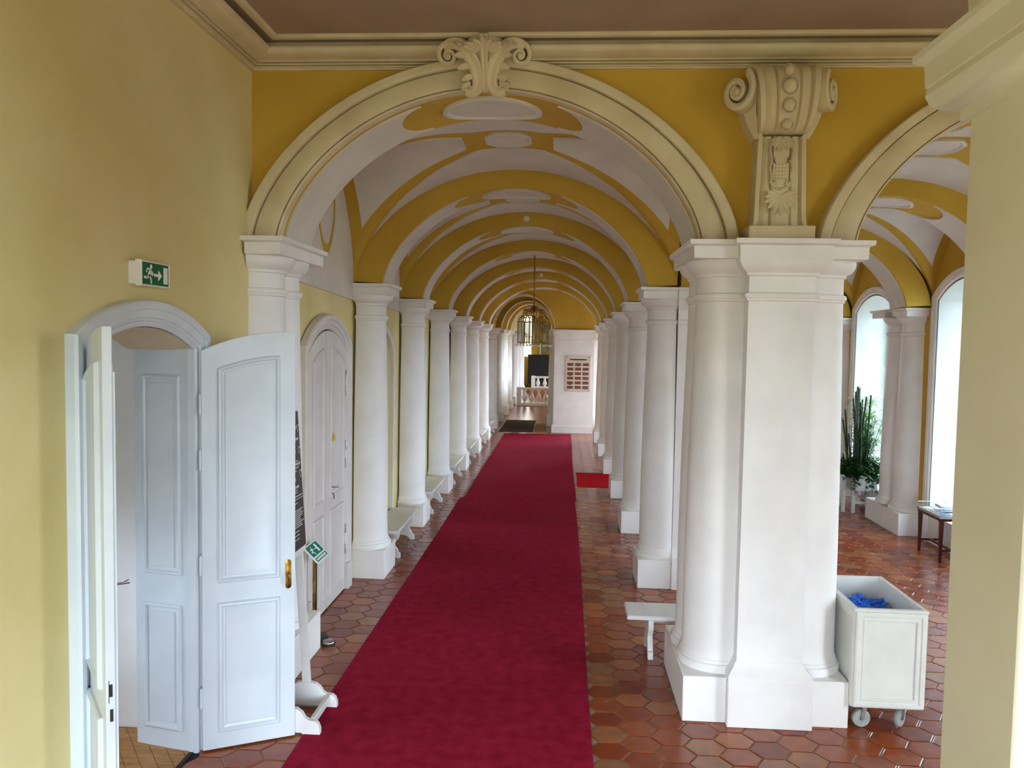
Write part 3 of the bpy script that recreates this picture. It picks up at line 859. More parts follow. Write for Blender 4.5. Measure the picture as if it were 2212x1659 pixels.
# windows of the aisle
M_GLASS, nt_, b_ = nm('window_glass', .02)
nt_.nodes.remove(b_); tr = nt_.nodes.new('ShaderNodeBsdfTransparent'); gl = nt_.nodes.new('ShaderNodeBsdfGlossy'); mxs = nt_.nodes.new('ShaderNodeMixShader')
tr.inputs[0].default_value = (.96, .98, .97, 1); gl.inputs['Roughness'].default_value = .02; mxs.inputs[0].default_value = .08
nt_.links.new(tr.outputs[0], mxs.inputs[1]); nt_.links.new(gl.outputs[0], mxs.inputs[2]); nt_.links.new(mxs.outputs[0], nt_.nodes['Material Output'].inputs[0])
for i, yw in enumerate(AISLE_WIN):
    gw = g(yw)
    wn = struct(empty('window_%d' % (i + 1), (0, yw, 0))); wn.scale = (1, 1, gw)
    wz, wp = seg_arch(-WIN_HW, WIN_HW, WIN_SP, WIN_RISE)
    z0 = WIN_SILL
    wcas = [(.0, .01), (.0, -.02), (.02, -.035), (.05, -.03), (.07, -.045), (.12, -.05), (.14, -.03), (.14, .01)]
    casing(wp, XR, wcas, 0).build('casing', M_WHITE, wn, smooth=25)
    casing(wp, XR, [(-.024, -.004), (-.024, .84)], z0).build('reveal', M_REVEAL, wn, smooth=25)
    MB().box(XR - .005, XR + .84, -WIN_HW, WIN_HW, z0 - .42, z0 + .004).build('sill', M_WHITE, wn, bevel=.004)
    fx = XR + .58
    casing(wp, fx, [(-.10, .0), (-.10, .06), (-.02, .06), (-.006, .06), (-.006, 0), (-.10, 0)], z0).build('frame', M_DOOR, wn, smooth=25)
    for j, ym in enumerate((-.37, .37)):
        # two casements, each with a stile and glazing bars
        fr = MB(); a, b = (ym - .355, ym + .355)
        for (p, q) in ((a, a + .05), (b - .05, b)): fr.box(fx + .01, fx + .055, p, q, z0 + .06, wz((p + q) / 2) - .11)
        fr.box(fx + .01, fx + .055, a, b, z0 + .05, z0 + .13)
        fr.box(fx + .012, fx + .05, ym - .014, ym + .014, z0 + .1, wz(ym) - .10)
        cs = fr.build('casement', M_DOOR, wn)
        for z in (.95, 1.45, 1.95, 2.45, 2.95, 3.36):
            MB().box(fx + .014, fx + .05, a + .04, b - .04, z - .014, z + .014).build('glazing_bar', M_DOOR, cs)
        zr = [z0 + .11, .95, 1.45, 1.95, 2.45, 2.95, 3.36]
        for (p, q) in ((a + .03, ym), (ym, b - .03)):
            for r_i, za in enumerate(zr):
                pts_ = [(p, za), (q, za)] + ([(q, zr[r_i + 1]), (p, zr[r_i + 1])] if r_i < 6 else [(q, wz(q) - .09), (p, wz(p) - .09)])
                MB().prism(pts_, lambda u, v, d: (fx + .03 + d, u, v), 0, .004).build('pane', M_GLASS, cs, smooth=0)
    MB().tube([(fx - .005, .03, 1.55), (fx - .04, .03, 1.55), (fx - .05, .05, 1.53), (fx - .05, .10, 1.50)], .008, 6).build('window_handle', M_BRASS, wn)

# ================================================================== END OF THE CORRIDOR
PX = (-2.20, -.30); PSP, PRISE = 3.28, 1.02
mb = MB(); pc, phw = (PX[0] + PX[1]) / 2, (PX[1] - PX[0]) / 2
xs_ = sorted(set([-2.5, 1.42] + [pc + phw * -math.cos(PI * i / 32) for i in range(33)]))
for a, b in zip(xs_, xs_[1:]):
    f = lambda x: PSP + (PRISE * max(0, 1 - ((x - pc) / phw) ** 2) ** .55 if abs(x - pc) < phw else 0)
    za, zb = f(a), f(b)
    mb.add([(a, YEND, za), (b, YEND, zb), (b, YEND, 5), (a, YEND, 5), (a, YEND + .6, za), (b, YEND + .6, zb), (b, YEND + .6, 5), (a, YEND + .6, 5)],
           [(0, 1, 2, 3), (4, 7, 6, 5), (0, 4, 5, 1), (3, 2, 6, 7)])
we = struct(mb.build('wall_end', M_YELLOW, smooth=35))
rings = []
for s, d in ((0, .02), (0, -.03), (.3, -.045), (.9, -.045), (1, -.03), (1, .02)):
    rings.append([(pc + dx, YEND + d, PSP + dz) for dx, dz in prof_arch(phw + .06 * s, PRISE + .06 * s, 40, .55)])
MB().loft(rings, closed=False, cap=False).build('arch_moulding', M_CREAM, we, smooth=25)
# white block wall with base and cap mouldings
blk = struct(empty('wall_end_block'))
MB().box(-.27, .97, YEND - .05, YEND + .8, 0, 3.26).build('block', M_WHITE, blk, smooth=0)
MB().loft([[(-.27 - o, YEND - .05 - o, z), (.97, YEND - .05 - o, z), (.97, YEND + .7, z), (-.27 - o, YEND + .7, z)] for o, z in ((.05, 0), (.05, .21), (.03, .24), (.0, .25))]).build('baseboard', M_WHITE, blk, smooth=25)
MB().loft([[(-.27 - o, YEND - .05 - o, z), (.97, YEND - .05 - o, z), (.97, YEND + .7, z), (-.27 - o, YEND + .7, z)] for o, z in ((.0, 2.93), (.02, 2.94), (.02, 2.98), (.01, 2.99), (.01, 3.05), (.03, 3.08), (.05, 3.12), (.055, 3.2), (.08, 3.22), (.08, 3.26))]).build('cap_moulding', M_WHITE, blk, smooth=25)
# passage beyond: vault, ribs, right wall
pas = struct(empty('ceiling_passage'))
MB().grid(lambda t, y: (pc + 1.25 * t, y, PSP + .0 + 1.25 * max(0, 1 - t * t) ** .55), [-math.cos(PI * i / 30) for i in range(31)], [YEND + .5, 29, 33]).build('vault_web', M_YELLOW, pas, smooth=40)
for y in (27.6, 30.2, 32.6):
    pts = prof_arch(phw, PRISE, 40, .55); out = prof_arch(phw + .3, PRISE + .3, 40, .55)
    MB().loft([[(pc + a, y, PSP + b), (pc + e, y, PSP + f), (pc + e, y + .5, PSP + f), (pc + a, y + .5, PSP + b)] for (a, b), (e, f) in zip(pts, out)]).build('transverse_arch', M_YELLOW, pas, smooth=40)
    MB().loft([[(pc + a, y - .008, PSP + b), (pc + a * .985, y - .008, PSP + b * .985), (pc + a * .985, y + .5, PSP + b * .985), (pc + a, y + .5, PSP + b)] for (a, b) in pts]).build('soffit_panel', M_CELL, pas, smooth=40)
struct(MB().box(-.3, 1.4, YEND + .6, 28.4, 0, 5).box(-.3, 1.4, 32.6, 33, 0, 5).box(-.3, 1.4, 28.4, 32.6, 3.0, 5).box(-.3, 1.4, 28.4, 32.6, 0, 1.5).build('wall_passage', M_WHITE, smooth=0))
struct(MB().box(3.2, 3.5, 33, 37, 0, 5.7).box(3.2, 3.5, 39, 43, 0, 5.7).box(3.2, 3.5, 45, 49.4, 0, 5.7).box(3.2, 3.5, 33, 49.4, 3.6, 5.7).box(3.2, 3.5, 33, 49.4, 0, .6).build('wall_far_right', M_WHITE, smooth=0))
struct(MB().box(-2.5, .0, 33, 33.4, 4.75, 6).box(0, 3.2, 33, 33.4, 0, 6).build('wall_far_front', M_YELLOW, smooth=0))
# far hall: floor slab, walls, ceiling, bright end window
struct(MB().box(-6, 3.2, YEND, 49, -.05, -.003).build('floor_far', M_TILE, smooth=0))
struct(MB().box(-6, 3.2, 33, 49.5, 5.6, 5.8).build('ceiling_far', M_WHITE, smooth=0))
mb = MB().box(-1.98, 3.2, 49, 49.4, 0, 5.6).box(-6, -3.0, 49, 49.4, 0, 5.6).box(-3.0, -1.98, 49, 49.4, 0, 1.9).box(-3.0, -1.98, 49, 49.4, 4.4, 5.6)
mb.box(-2.52, -2.46, 49.1, 49.2, 1.9, 4.4).box(-3, -1.98, 49.1, 49.2, 3.1, 3.16)
struct(mb.build('wall_far', M_YELLOW, smooth=0))
half_far = None
for i, y in enumerate((25.75, 28.1, 30.7, 33.3, 35.9, 38.5, 41.1, 43.7)):
    c = copy_tree(col0); c.location = (XW + .10, y, 0); c.scale = (1, 1, g(y) * (.985 if y < 33 else 1.0))
    tag(c, ('white half-column deep in the passage behind the chandelier' if i < 4 else 'brightly lit white column in the far hall beyond the passage'), 'column',
        'columns in the passage behind the chandelier' if i < 4 else 'bright columns of the far hall')
c = copy_tree(col0); c.location = (PX[1] + .02, 26.9, 0); c.rotation_euler = (0, 0, PI); c.scale = (.75, .75, g(26.9) * .98)
tag(c, 'white half-column at the passage side of the wall with the donor board', 'column')

# ================================================================== CARPETS AND MATS
def rug(name, x0, x1, y0, y1, m, label, cat='carpet', h=.008, group=None, nx=4, ny=30, amp=.0012):
    rnd = random.Random(int(y0 * 10) + 3)
    mb = MB(); us, vs = frange(0, 1, nx), frange(0, 1, ny); hh = {}
    def top(u, v):
        k = (round(u, 4), round(v, 4))
        if k not in hh: hh[k] = rnd.uniform(0, amp)
        e = .010 * math.sin(v * 7 + y0) * (1 if u in (0, 1) else 0)
        return (lerp(x0, x1, u) + (e if u == 1 else e * .6), lerp(y0, y1, v), h + hh[k])
    mb.grid(top, us, vs)
    for u in (0, 1): mb.grid(lambda q, v: (top(u, v)[0], top(u, v)[1], q * top(u, v)[2]), [0, 1], vs)
    for v in (0, 1): mb.grid(lambda q, u: (top(u, v)[0], top(u, v)[1], q * top(u, v)[2]), [0, 1], us)
    o = mb.build(name, m, smooth=30); o['label'] = label; o['category'] = cat
    if group: o['group'] = group
    return o
rug('carpet_runner', -1.825, .275, 2.9, 14.22, M_CARPET, 'long crimson carpet runner in the front half of the corridor')
rug('carpet_runner', -1.76, .285, 14.235, 24.35, M_CARPET, 'second crimson carpet runner further back, beyond the dark seam')
rug('cross_carpet', .34, 2.6, 15.62, 17.30, M_CARPET2, 'bright red carpet strip crossing to the right between two white piers')
M_MAT = mat('dark_brown_doormat', s2l(62, 44, 40), s2l(78, 58, 52), 30, .95, .5, 300)
M_MAT2 = mat('tan_board_mat', s2l(150, 110, 76), s2l(168, 128, 90), 12, .8, .2, 200)
rug('doormat', -1.98, -.92, 24.72, 28.4, M_MAT, 'dark brown doormat at the far end of the crimson runner', 'mat', .012)
rug('doormat', -.90, -.50, 24.75, 27.3, M_MAT2, 'tan mat beside the dark brown doormat', 'mat', .010)

# ================================================================== BENCHES
M_BENCH = mat('white_bench_paint', s2l(222, 220, 218), s2l(232, 230, 228), 5, .4, .03, 40)
def make_bench():
    root = empty('bench')
    L, W, Hh = 1.42, .40, .41
    MB().loft([[(-W / 2 + o, -L / 2 + o, z), (W / 2 - o, -L / 2 + o, z), (W / 2 - o, L / 2 - o, z), (-W / 2 + o, L / 2 - o, z)] for o, z in ((.012, Hh - .04), (.0, Hh - .033), (0, Hh - .012), (.006, Hh - .004), (.012, Hh))]).build('seat', M_BENCH, root, smooth=25)
    # scrolled end board: outline in x-z
    hf = [(.0, .37), (.155, .37), (.168, .355), (.172, .32), (.168, .28), (.15, .245), (.125, .22), (.11, .195), (.108, .17), (.118, .15), (.14, .125), (.152, .095), (.158, .075), (.182, .073), (.184, .03), (.184, 0), (.13, 0), (.118, .02), (.09, .045), (.05, .06), (.0, .066)]
    poly = hf + [(-x, z) for x, z in reversed(hf[1:-1])]
    for s in (-1, 1):
        MB().prism(poly, lambda u, v, d: (u, s * .49 + d, v), -.024, .024).build('leg', M_BENCH, root, smooth=25, bevel=.003)
    MB().box(-.03, .03, -.47, .47, .30, .37).build('rail', M_BENCH, root, bevel=.003)
    return root
b0 = make_bench()
ORD = ['nearest', 'second', 'third', 'fourth', 'fifth', 'farthest']
for k in range(6):
    b = b0 if k == 0 else copy_tree(b0)
    b.location = (XW + .225, YK[k] + 1.44, 0)
    if k == 5: b.location = (XW + .225, YK[k] + 1.50, 0)
    tag(b, ['nearest white bench along the left wall, in front of the first arched niche', 'white bench along the left wall, second from the arched double door',
            'white bench along the left wall, third from the arched double door', 'white bench along the left wall, fourth from the arched double door',
            'white bench along the left wall, fifth from the arched double door', 'white bench at the far end of the left wall, before the doormat'][k], 'bench', 'white benches along the left wall')
b = copy_tree(b0); b.location = (1.345, 7.30, 0); b.rotation_euler = (0, 0, PI / 2)
tag(b, 'white bench standing crosswise behind the big front pier', 'bench')

# ================================================================== INFORMATION STAND BEHIND THE DOOR LEAF
M_PRINT = mat('light_grey_print', s2l(196, 192, 186))
M_BOARD = mat('dark_grey_board', s2l(58, 52, 54), s2l(70, 64, 64), 6, .4)
st = thing('information_stand', 'white wooden stand with a dark printed board, half hidden by the open door leaf', 'stand', (-1.945, 5.50, 0), 0)
def lean(v): return Vector((v.x - .066 * max(0, v.z - .1), v.y, v.z))
def scroll_foot(y, x0=-.26, x1=.235):
    L = x1 - x0
    pr = [(0, 0), (.25, 0), (.28, .015), (.72, .015), (.75, 0), (1, 0), (1, .045), (.97, .085), (.92, .105), (.82, .11), (.77, .125), (.73, .16), (.65, .19), (.5, .205), (.35, .19), (.27, .16), (.23, .125), (.18, .11), (.08, .105), (.03, .085), (0, .045)]
    return MB().prism([(x0 + L * u, v) for u, v in pr], lambda u, v, d: (u, y + d, v), -.022, .022)
scroll_foot(.0).build('foot', M_BENCH, st, smooth=25, bevel=.003)
scroll_foot(.43).build('foot', M_BENCH, st, smooth=25, bevel=.003)
for y in (.0, .43): MB().box(-.03, .03, y - .017, y + .017, .03, 2.30).xf(lean).build('upright', M_BENCH, st)
MB().box(.15, .185, .02, .41, .055, .11).build('stretcher', M_BENCH, st, bevel=.003)
MB().box(-.20, -.165, .02, .41, .055, .11).build('stretcher', M_BENCH, st, bevel=.003)
MB().box(.031, .045, -.03, .46, 1.24, 2.36).xf(lean).build('back_board', M_BENCH, st)
bd = MB().box(.045, .051, -.025, .455, 1.285, 2.325).xf(lean).build('printed_board', M_BOARD, st)
rnd = random.Random(5)
tx = MB()
def line(mb, y0, y1, z, h): mb.box(.051, .0522, y0 * .72, y1 * .72, z - .01, z - .01 + h)
def run(y0, y1, z, h, gap=.5):
    y = y0
    while y < y1:
        wv = min(rnd.uniform(.6, 1.1) * h, y1 - y); line(tx, y, y + wv, z, h); y += wv + h * .28
for z, h, y0, y1 in ((2.205, .018, .08, .55), (2.115, .020, .05, .59), (2.085, .009, .05, .46), (2.065, .009, .05, .46), (2.02, .018, .08, .48), (1.955, .008, .05, .54), (1.925, .022, .03, .60),
                     (1.905, .009, .05, .55), (1.88, .009, .05, .48), (1.81, .022, .03, .44), (1.755, .018, .05, .52), (1.735, .008, .05, .47), (1.718, .008, .05, .47), (1.69, .009, .03, .61), (1.67, .006, .03, .62)):
    run(y0, y1, z, h)
for i in range(9): run(.04, rnd.uniform(.50, .63), 1.585 - i * .0155, .008)
for z in (1.64, 1.43, 1.40, 1.37): run(.04, .45, z, .007)
for z in (2.19, 2.02, 1.84):        # bent arrow signs at the right edge
    line(tx, .565, .625, z + .035, .008); line(tx, .565, .575, z + .012, .03); line(tx, .615, .625, z + .022, .02); line(tx, .58, .595, z - .012, .02)
tx.xf(lean).build('lettering', M_PRINT, bd, smooth=0)

# ================================================================== SIGNS
M_GREEN = mat('emergency_green', s2l(10, 98, 46), s2l(12, 104, 50)); M_TEAL = mat('emergency_teal', s2l(0, 112, 96), s2l(2, 120, 102))
M_SIGNW = mat('sign_white', s2l(238, 240, 236)); M_PLASTIC = mat('white_plastic', s2l(226, 224, 218), s2l(234, 232, 226), 6, .35)
es = thing('exit_sign', 'green running man exit sign with an arrow in a white box above the open door', 'sign', (XW, 4.545, 3.255), 0)
ey0, ey1, ez0, ez1 = -.165, .165, -.078, .072
MB().box(0, .055, ey0 + .01, ey1 - .01, ez0 + .01, ez1 - .006).build('housing', M_PLASTIC, es, bevel=.004)
MB().loft([[(.05 + h, ey0 + o, ez0 + o), (.05 + h, ey1 - o, ez0 + o), (.05 + h, ey1 - o, ez1 - o), (.05 + h, ey0 + o, ez1 - o)] for o, h in ((0, 0), (0, .03), (.004, .036), (.010, .036), (.012, .030))]).build('bezel', M_PLASTIC, es, smooth=20)
fc = MB().box(.079, .0815, ey0 + .012, ey1 - .012, ez0 + .012, ez1 - .012).build('green_face', M_GREEN, es)
pg = MB()
def flat(mb, pts, x0=.0815, h=.0012): mb.loft([[(x0, y, z) for y, z in pts], [(x0 + h, y, z) for y, z in pts]])
def SG(u, v): return (ey0 + .012 + u * .306, ez0 + .012 + v * .126)     # face coordinates, 0..1
def limb(a, b, wv):
    a, b = Vector(SG(*a)), Vector(SG(*b)); d = (b - a).normalized(); n = Vector((-d.y, d.x)) * wv
    return [tuple(a + n - d * wv * .3), tuple(a - n - d * wv * .3), tuple(b - n + d * wv * .3), tuple(b + n + d * wv * .3)]
hd = SG(.335, .84); flat(pg, [(hd[0] + .012 * math.cos(2 * PI * i / 14), hd[1] + .013 * math.sin(2 * PI * i / 14)) for i in range(14)])
for a, b, wv in (((.33, .70), (.24, .40), .012), ((.31, .72), (.20, .72), .005), ((.20, .72), (.16, .56), .005), ((.33, .66), (.40, .52), .005), ((.34, .50), (.40, .46), .005),
                 ((.26, .42), (.19, .28), .007), ((.20, .30), (.08, .32), .007), ((.26, .42), (.325, .27), .007), ((.325, .28), (.335, .06), .007)):
    flat(pg, limb(a, b, wv))
flat(pg, [SG(*p) for p in ((.44, .40), (.44, .53), (.60, .53), (.60, .72), (.74, .465), (.60, .21), (.60, .40))])
flat(pg, [SG(*p) for p in ((.80, .10), (.96, .10), (.96, .88), (.80, .88))])
pg.build('pictogram', M_SIGNW, fc, smooth=0)
# tilted emergency sign on a brass post
sp = thing('sign_post', 'small tilted green emergency sign on a thin brass post beside the arched double door', 'sign', (-2.335, 7.30, 0), 0)
MB().box(-.014, .014, -.014, .014, .02, .78).build('post', M_BRASS, sp, bevel=.002)
MB().box(.014, .022, -.012, .012, .02, .76).build('dark_strip', M_DARK, sp)
MB().lathe([(.13, 0), (.13, .012), (.11, .02), (.03, .024)], 0, 0, 0, 20).build('foot', M_DARK, sp)
pb = empty('sign_plate', (.02, .0, .85), 0, sp)
pb.rotation_euler = Matrix(((0, -.72, .694), (1, 0, 0), (0, .694, .72))).to_euler()
MB().box(-.165, .165, -.10, .10, -.014, 0).build('plate', M_SIGNW, pb, bevel=.003)
def fl2_(pts, m, nme, z0=0, h=.0015): return MB().loft([[(x, y, z0) for x, y in pts], [(x, y, z0 + h) for x, y in pts]]).build(nme, m, pb, smooth=0)
fl2_([(-.15, -.03), (.15, -.03), (.15, .088), (-.15, .088)], M_TEAL, 'green_field')
fl2_([(-.15, -.088), (.15, -.088), (.15, -.045), (-.15, -.045)], M_TEAL, 'green_caption')
w2 = MB()
def f3(pts): w2.loft([[(x, y, .0016) for x, y in pts], [(x, y, .0028) for x, y in pts]])
f3([(.045, -.012), (.085, -.012), (.085, .074), (.045, .074)])
def lb(a, b, wv):
    a, b = Vector(a), Vector(b); d = (b - a).normalized(); n = Vector((-d.y, d.x)) * wv
    f3([tuple(a + n), tuple(a - n), tuple(b - n), tuple(b + n)])
for a, b, wv in (((-.06, .06), (-.045, .06), .009), ((-.055, .05), (-.075, .015), .009), ((-.07, .045), (-.10, .04), .005), ((-.055, .04), (-.025, .03), .005), ((-.075, .018), (-.115, .012), .007), ((-.075, .018), (-.05, -.018), .007), ((-.0, .03), (.035, .03), .005)): lb(a, b, wv)
for i in range(9): lb((-.13 + i * .029, -.066), (-.112 + i * .029, -.066), .012)
w2.build('pictogram', M_SIGNW, pb, smooth=0)['kind'] = 'stuff'
# small round floor socket / door stop of metal beside the plinth
fs = thing('door_stop', 'round metal door stop on the tiles beside the left cluster of columns', 'door stop', (-2.15, 7.145, 0))
MB().lathe([(.055, 0), (.06, .01), (.06, .035), (.052, .045), (.03, .05), (.0, .05)], 0, 0, 0, 24).build('cup', M_STEEL, fs)
MB().lathe([(.062, .012), (.066, .016), (.066, .028), (.062, .032)], 0, 0, 0, 24, cap=False).build('rubber_ring', M_DARK, fs)

# donor board on the end wall
M_PLATE = mat('brown_plaque', s2l(112, 66, 44), s2l(134, 84, 58), 30, .45); M_BOARDW = mat('pinkish_board', s2l(214, 196, 182), s2l(222, 206, 194), 4, .5)
db = thing('donor_board', 'pale wall board with eighteen small brown plaques on the white end wall', 'board', (.485, YEND - .05, 1.885), 0)
bw, bh = .405, .575
base_ = MB().loft([[(-bw + o, -h, -bh + o), (bw - o, -h, -bh + o), (bw - o, -h, bh - o), (-bw + o, -h, bh - o)] for o, h in ((0, 0), (0, .03), (.01, .038))]).build('backing_board', M_BOARDW, db, smooth=0)
MB().box(-.26, .26, -.046, -.037, .42, .46).build('title_bar', M_DARK, db)
pq = None
for r in range(6):
    for q in range(3):
        x, z = -.245 + q * .242, .285 - r * .144
        if pq is None: pq = MB().box(-.095, .095, -.05, -.037, -.045, .045).build('plaque', M_PLATE, db, bevel=.003); o = pq
        else: o = bpy.data.objects.new('plaque', pq.data); C.objects.link(o); o.parent = db
        o.location = (x, 0, z)
for x in (-.345, .345):
    for z in (-.515, .515): MB().lathe([(.014, 0), (.014, .008), (.008, .012)], 0, 0, 0, 10).xf(lambda v, x=x, z=z: Vector((x + v.x, -.037 - v.z, z + v.y))).build('bolt', M_DARK, db)
for q, r, n in ((1, 0, 1), (0, 2, 4), (2, 3, 1), (0, 4, 3), (2, 5, 1)):
    x, z = -.245 + q * .242, .285 - r * .144 - .056
    MB().box(x - .014 * n, x + .014 * n, -.047, -.037, z - .014, z + .012).build('tag', M_PLATE, db)

# smoke detectors on the faces of the arches
for k, lab in ((1, 'white round smoke detector on the yellow face of the second transverse arch'), (4, 'white round smoke detector far along the vault')):
    sd = thing('smoke_detector', lab, 'smoke detector', (-.585, YK[k] + TA0 - .0, (ZS + 1.225) * g(YK[k])), 0)
    MB().lathe([(.046, 0), (.046, .02), (.038, .03)], 0, 0, 0, 20).xf(lambda v: Vector((v.x, -v.z, v.y))).build('base', M_PLASTIC, sd)
    MB().lathe([(.028, .03), (.030, .045), (.022, .055), (0, .057)], 0, 0, 0, 20).xf(lambda v: Vector((v.x, -v.z, v.y))).build('cap', M_PLASTIC, sd)

# ================================================================== BIN ON WHEELS WITH BLUE OVERSHOES
M_BIN = mat('white_bin_paint', s2l(220, 220, 214), s2l(230, 230, 224), 4, .4, .03, 40)
M_RUBBER = mat('grey_rubber', s2l(150, 156, 150), s2l(166, 172, 166), 20, .6)
M_HUB = mat('dull_wheel_disc', s2l(72, 70, 76), s2l(104, 102, 108), 30, .45, metal=.2)
M_BLUE = mat('blue_plastic_film', s2l(0, 84, 214), s2l(30, 128, 240), 18, .35, .4, 60, spec=.5)
bx0, bx1, by0, by1, bz0, bz1 = 2.225, 2.735, 5.93, 6.78, .195, .94
bn = thing('overshoe_bin', 'white wooden open box on four castors holding blue overshoes, right of the front pier', 'bin', ((bx0 + bx1) / 2, (by0 + by1) / 2, 0))
hx, hy = (bx1 - bx0) / 2, (by1 - by0) / 2; tk = .022
mb = MB().box(-hx, hx, -hy, -hy + tk, bz0, bz1).box(-hx, hx, hy - tk, hy, bz0, bz1).box(-hx, -hx + tk, -hy + tk, hy - tk, bz0, bz1).box(hx - tk, hx, -hy + tk, hy - tk, bz0, bz1).box(-hx, hx, -hy, hy, bz0 - .0, bz0 + .02)
mb.build('box', M_BIN, bn, smooth=0)
def pframe(a0, a1, z0_, z1_, P, nme):
    prof = [(0, 0), (0, .012), (.012, .018), (.03, .018), (.036, .010), (.050, .010), (.056, .014), (.066, .012), (.072, 0)]
    MB().loft([[P(a0 + o, z0_ + o, h), P(a1 - o, z0_ + o, h), P(a1 - o, z1_ - o, h), P(a0 + o, z1_ - o, h)] for o, h in prof], cap=False).build(nme, M_BIN, bn, smooth=20)
pframe(-hx, hx, bz0, bz1 - .02, lambda a, z, h: (a, -hy - h, z), 'front_moulding')
pframe(-hy, hy, bz0, bz1 - .02, lambda a, z, h: (-hx - h, a, z), 'side_moulding')
pframe(-hy, hy, bz0, bz1 - .02, lambda a, z, h: (hx + h, a, z), 'side_moulding')
rim = MB().loft([[(-hx - o, -hy - o, z), (hx + o, -hy - o, z), (hx + o, hy + o, z), (-hx - o, hy + o, z)] for o, z in ((.006, bz1 - .02), (.014, bz1 - .015), (.014, bz1), (.008, bz1 + .006), (-tk + .004, bz1 + .006), (-tk + .004, bz1 - .03), (-tk - .004, bz1 - .03))], cap=False)
rim.build('rim', M_BIN, bn, smooth=20)
def caster():
    root = empty('castor', (0, 0, 0), 0, bn)
    MB().lathe([(.054, -.017), (.066, -.015), (.07, -.006), (.07, .006), (.066, .015), (.054, .017), (.054, -.017)], 0, 0, 0, 28).xf(lambda v: Vector((v.x, v.z, v.y + .07))).build('tyre', M_RUBBER, root)
    MB().lathe([(0, -.020), (.014, -.020), (.016, -.012), (.044, -.016), (.050, -.010), (.050, .010), (.044, .016), (.016, .012), (.014, .020), (0, .020)], 0, 0, 0, 24).xf(lambda v: Vector((v.x, v.z, v.y + .07))).build('wheel_disc', M_HUB, root)
    f = MB()
    for s in (-1, 1): f.prism([(-.012, .06), (.012, .06), (.035, .165), (-.0, .165)], lambda u, v, d, s=s: (u, s * .024 + d, v), -.003, .003)
    f.box(-.005, .04, -.028, .028, .16, .17); f.lathe([(.02, .168), (.02, .195)], .02, 0, 0, 12)
    f.build('fork', M_STEEL, root)
    return root
cst = caster(); cpos = [(-hx + .10, -hy + .09, .1), (hx - .11, -hy + .12, .75), (-hx + .1, hy - .1, 0), (hx - .1, hy - .1, .4)]
for i, (x, y, a) in enumerate(cpos):
    q = cst if i == 0 else copy_tree(cst, bn)
    q.location = (x, y, 0); q.rotation_euler = (0, 0, a)
rnd = random.Random(11)
def crumple(seed):
    r_n = random.Random(seed); mb = MB(); ph = [r_n.uniform(0, 6.28) for _ in range(9)]
    seg, rings = 18, 12; rs = []
    for i in range(rings + 1):
        a = PI * i / rings; ring = []
        for j in range(seg):
            b = 2 * PI * j / seg
            k = 1 + .16 * math.sin(5 * b + ph[0] + 2 * a) + .13 * math.sin(7 * a + ph[1] + b) + .10 * math.sin(9 * b - 4 * a + ph[2]) + r_n.uniform(-.07, .07)
            ring.append((.10 * k * math.sin(a) * math.cos(b), .065 * k * math.sin(a) * math.sin(b), .042 * k * math.cos(a)))
        rs.append(ring)
    return mb.loft(rs)
cov = [crumple(s).build('overshoe', M_BLUE, smooth=30) for s in range(4)]
spots = [(2.37, 6.10), (2.42, 6.17), (2.50, 6.10), (2.58, 6.14), (2.37, 6.26), (2.46, 6.29), (2.55, 6.26), (2.60, 6.31), (2.37, 6.42), (2.45, 6.43), (2.55, 6.42), (2.38, 6.56), (2.49, 6.57), (2.59, 6.54)]
for i, (x, y) in enumerate(spots):
    o = cov[i] if i < 4 else bpy.data.objects.new('overshoe', cov[i % 4].data)
    if i >= 4: C.objects.link(o)
    o.location = (x, y, .765 + rnd.uniform(-.01, .015) + (.02 if i in (4, 8) else 0)); o.rotation_euler = (rnd.uniform(-.4, .4), rnd.uniform(-.4, .4), rnd.uniform(0, 6))
    tag(o, 'crumpled blue plastic overshoe lying in the white bin', 'overshoe', 'blue overshoes in the white bin')
fill = MB().grid(lambda u, v: (lerp(-hx + .03, hx - .03, u), lerp(-hy + .03, hy - .03, v), .70 + .02 * math.sin(17 * u + 9 * v) + .015 * math.sin(23 * v - 11 * u)), frange(0, 1, 16), frange(0, 1, 22))
fl_o = fill.build('overshoe_pile', M_BLUE, smooth=60); fl_o.location = bn.location
fl_o['kind'] = 'stuff'; fl_o['label'] = 'blue plastic overshoes filling the bottom of the white bin'; fl_o['category'] = 'overshoes'

# ================================================================== VITRINE TABLE
M_MAHOG = mat('dark_mahogany', s2l(66, 22, 18), s2l(88, 34, 24), 12, .3, stretch=(1, 1, .1))
M_PAPER = mat('paper', s2l(232, 232, 230), s2l(240, 240, 238)); M_PAPERB = mat('blue_print', s2l(60, 84, 150), s2l(170, 186, 220), 30, .5, detail=1, lo=.45, hi=.55)
M_VFRAME = mat('grey_case_frame', s2l(160, 158, 154), s2l(172, 170, 166))
vt = thing('vitrine_table', 'low glass-topped display table on thin dark mahogany legs by the window', 'table', (5.10, 10.80, 0))
vw, vd, vh = .36, .68, .60
for x in (.03, vw - .03):
    for y in (.03, vd - .03):
        MB().loft([[(x - r, y - r, z), (x + r, y - r, z), (x + r, y + r, z), (x - r, y + r, z)] for r, z in ((.014, 0), (.024, vh - .05), (.024, vh))]).build('leg', M_MAHOG, vt)
MB().box(0, vw, 0, vd, vh - .035, vh).build('apron', M_MAHOG, vt, bevel=.003)
xs_b = MB().box(.03, vw - .03, .025, .035, .15, .18).box(.03, vw - .03, vd - .035, vd - .025, .15, .18).box(vw / 2 - .012, vw / 2 + .012, .03, vd - .03, .15, .18); xs_b.build('stretcher', M_MAHOG, vt)
MB().box(-.01, vw + .01, -.01, vd + .01, vh, vh + .035).build('display_tray', M_VFRAME, vt, bevel=.003)
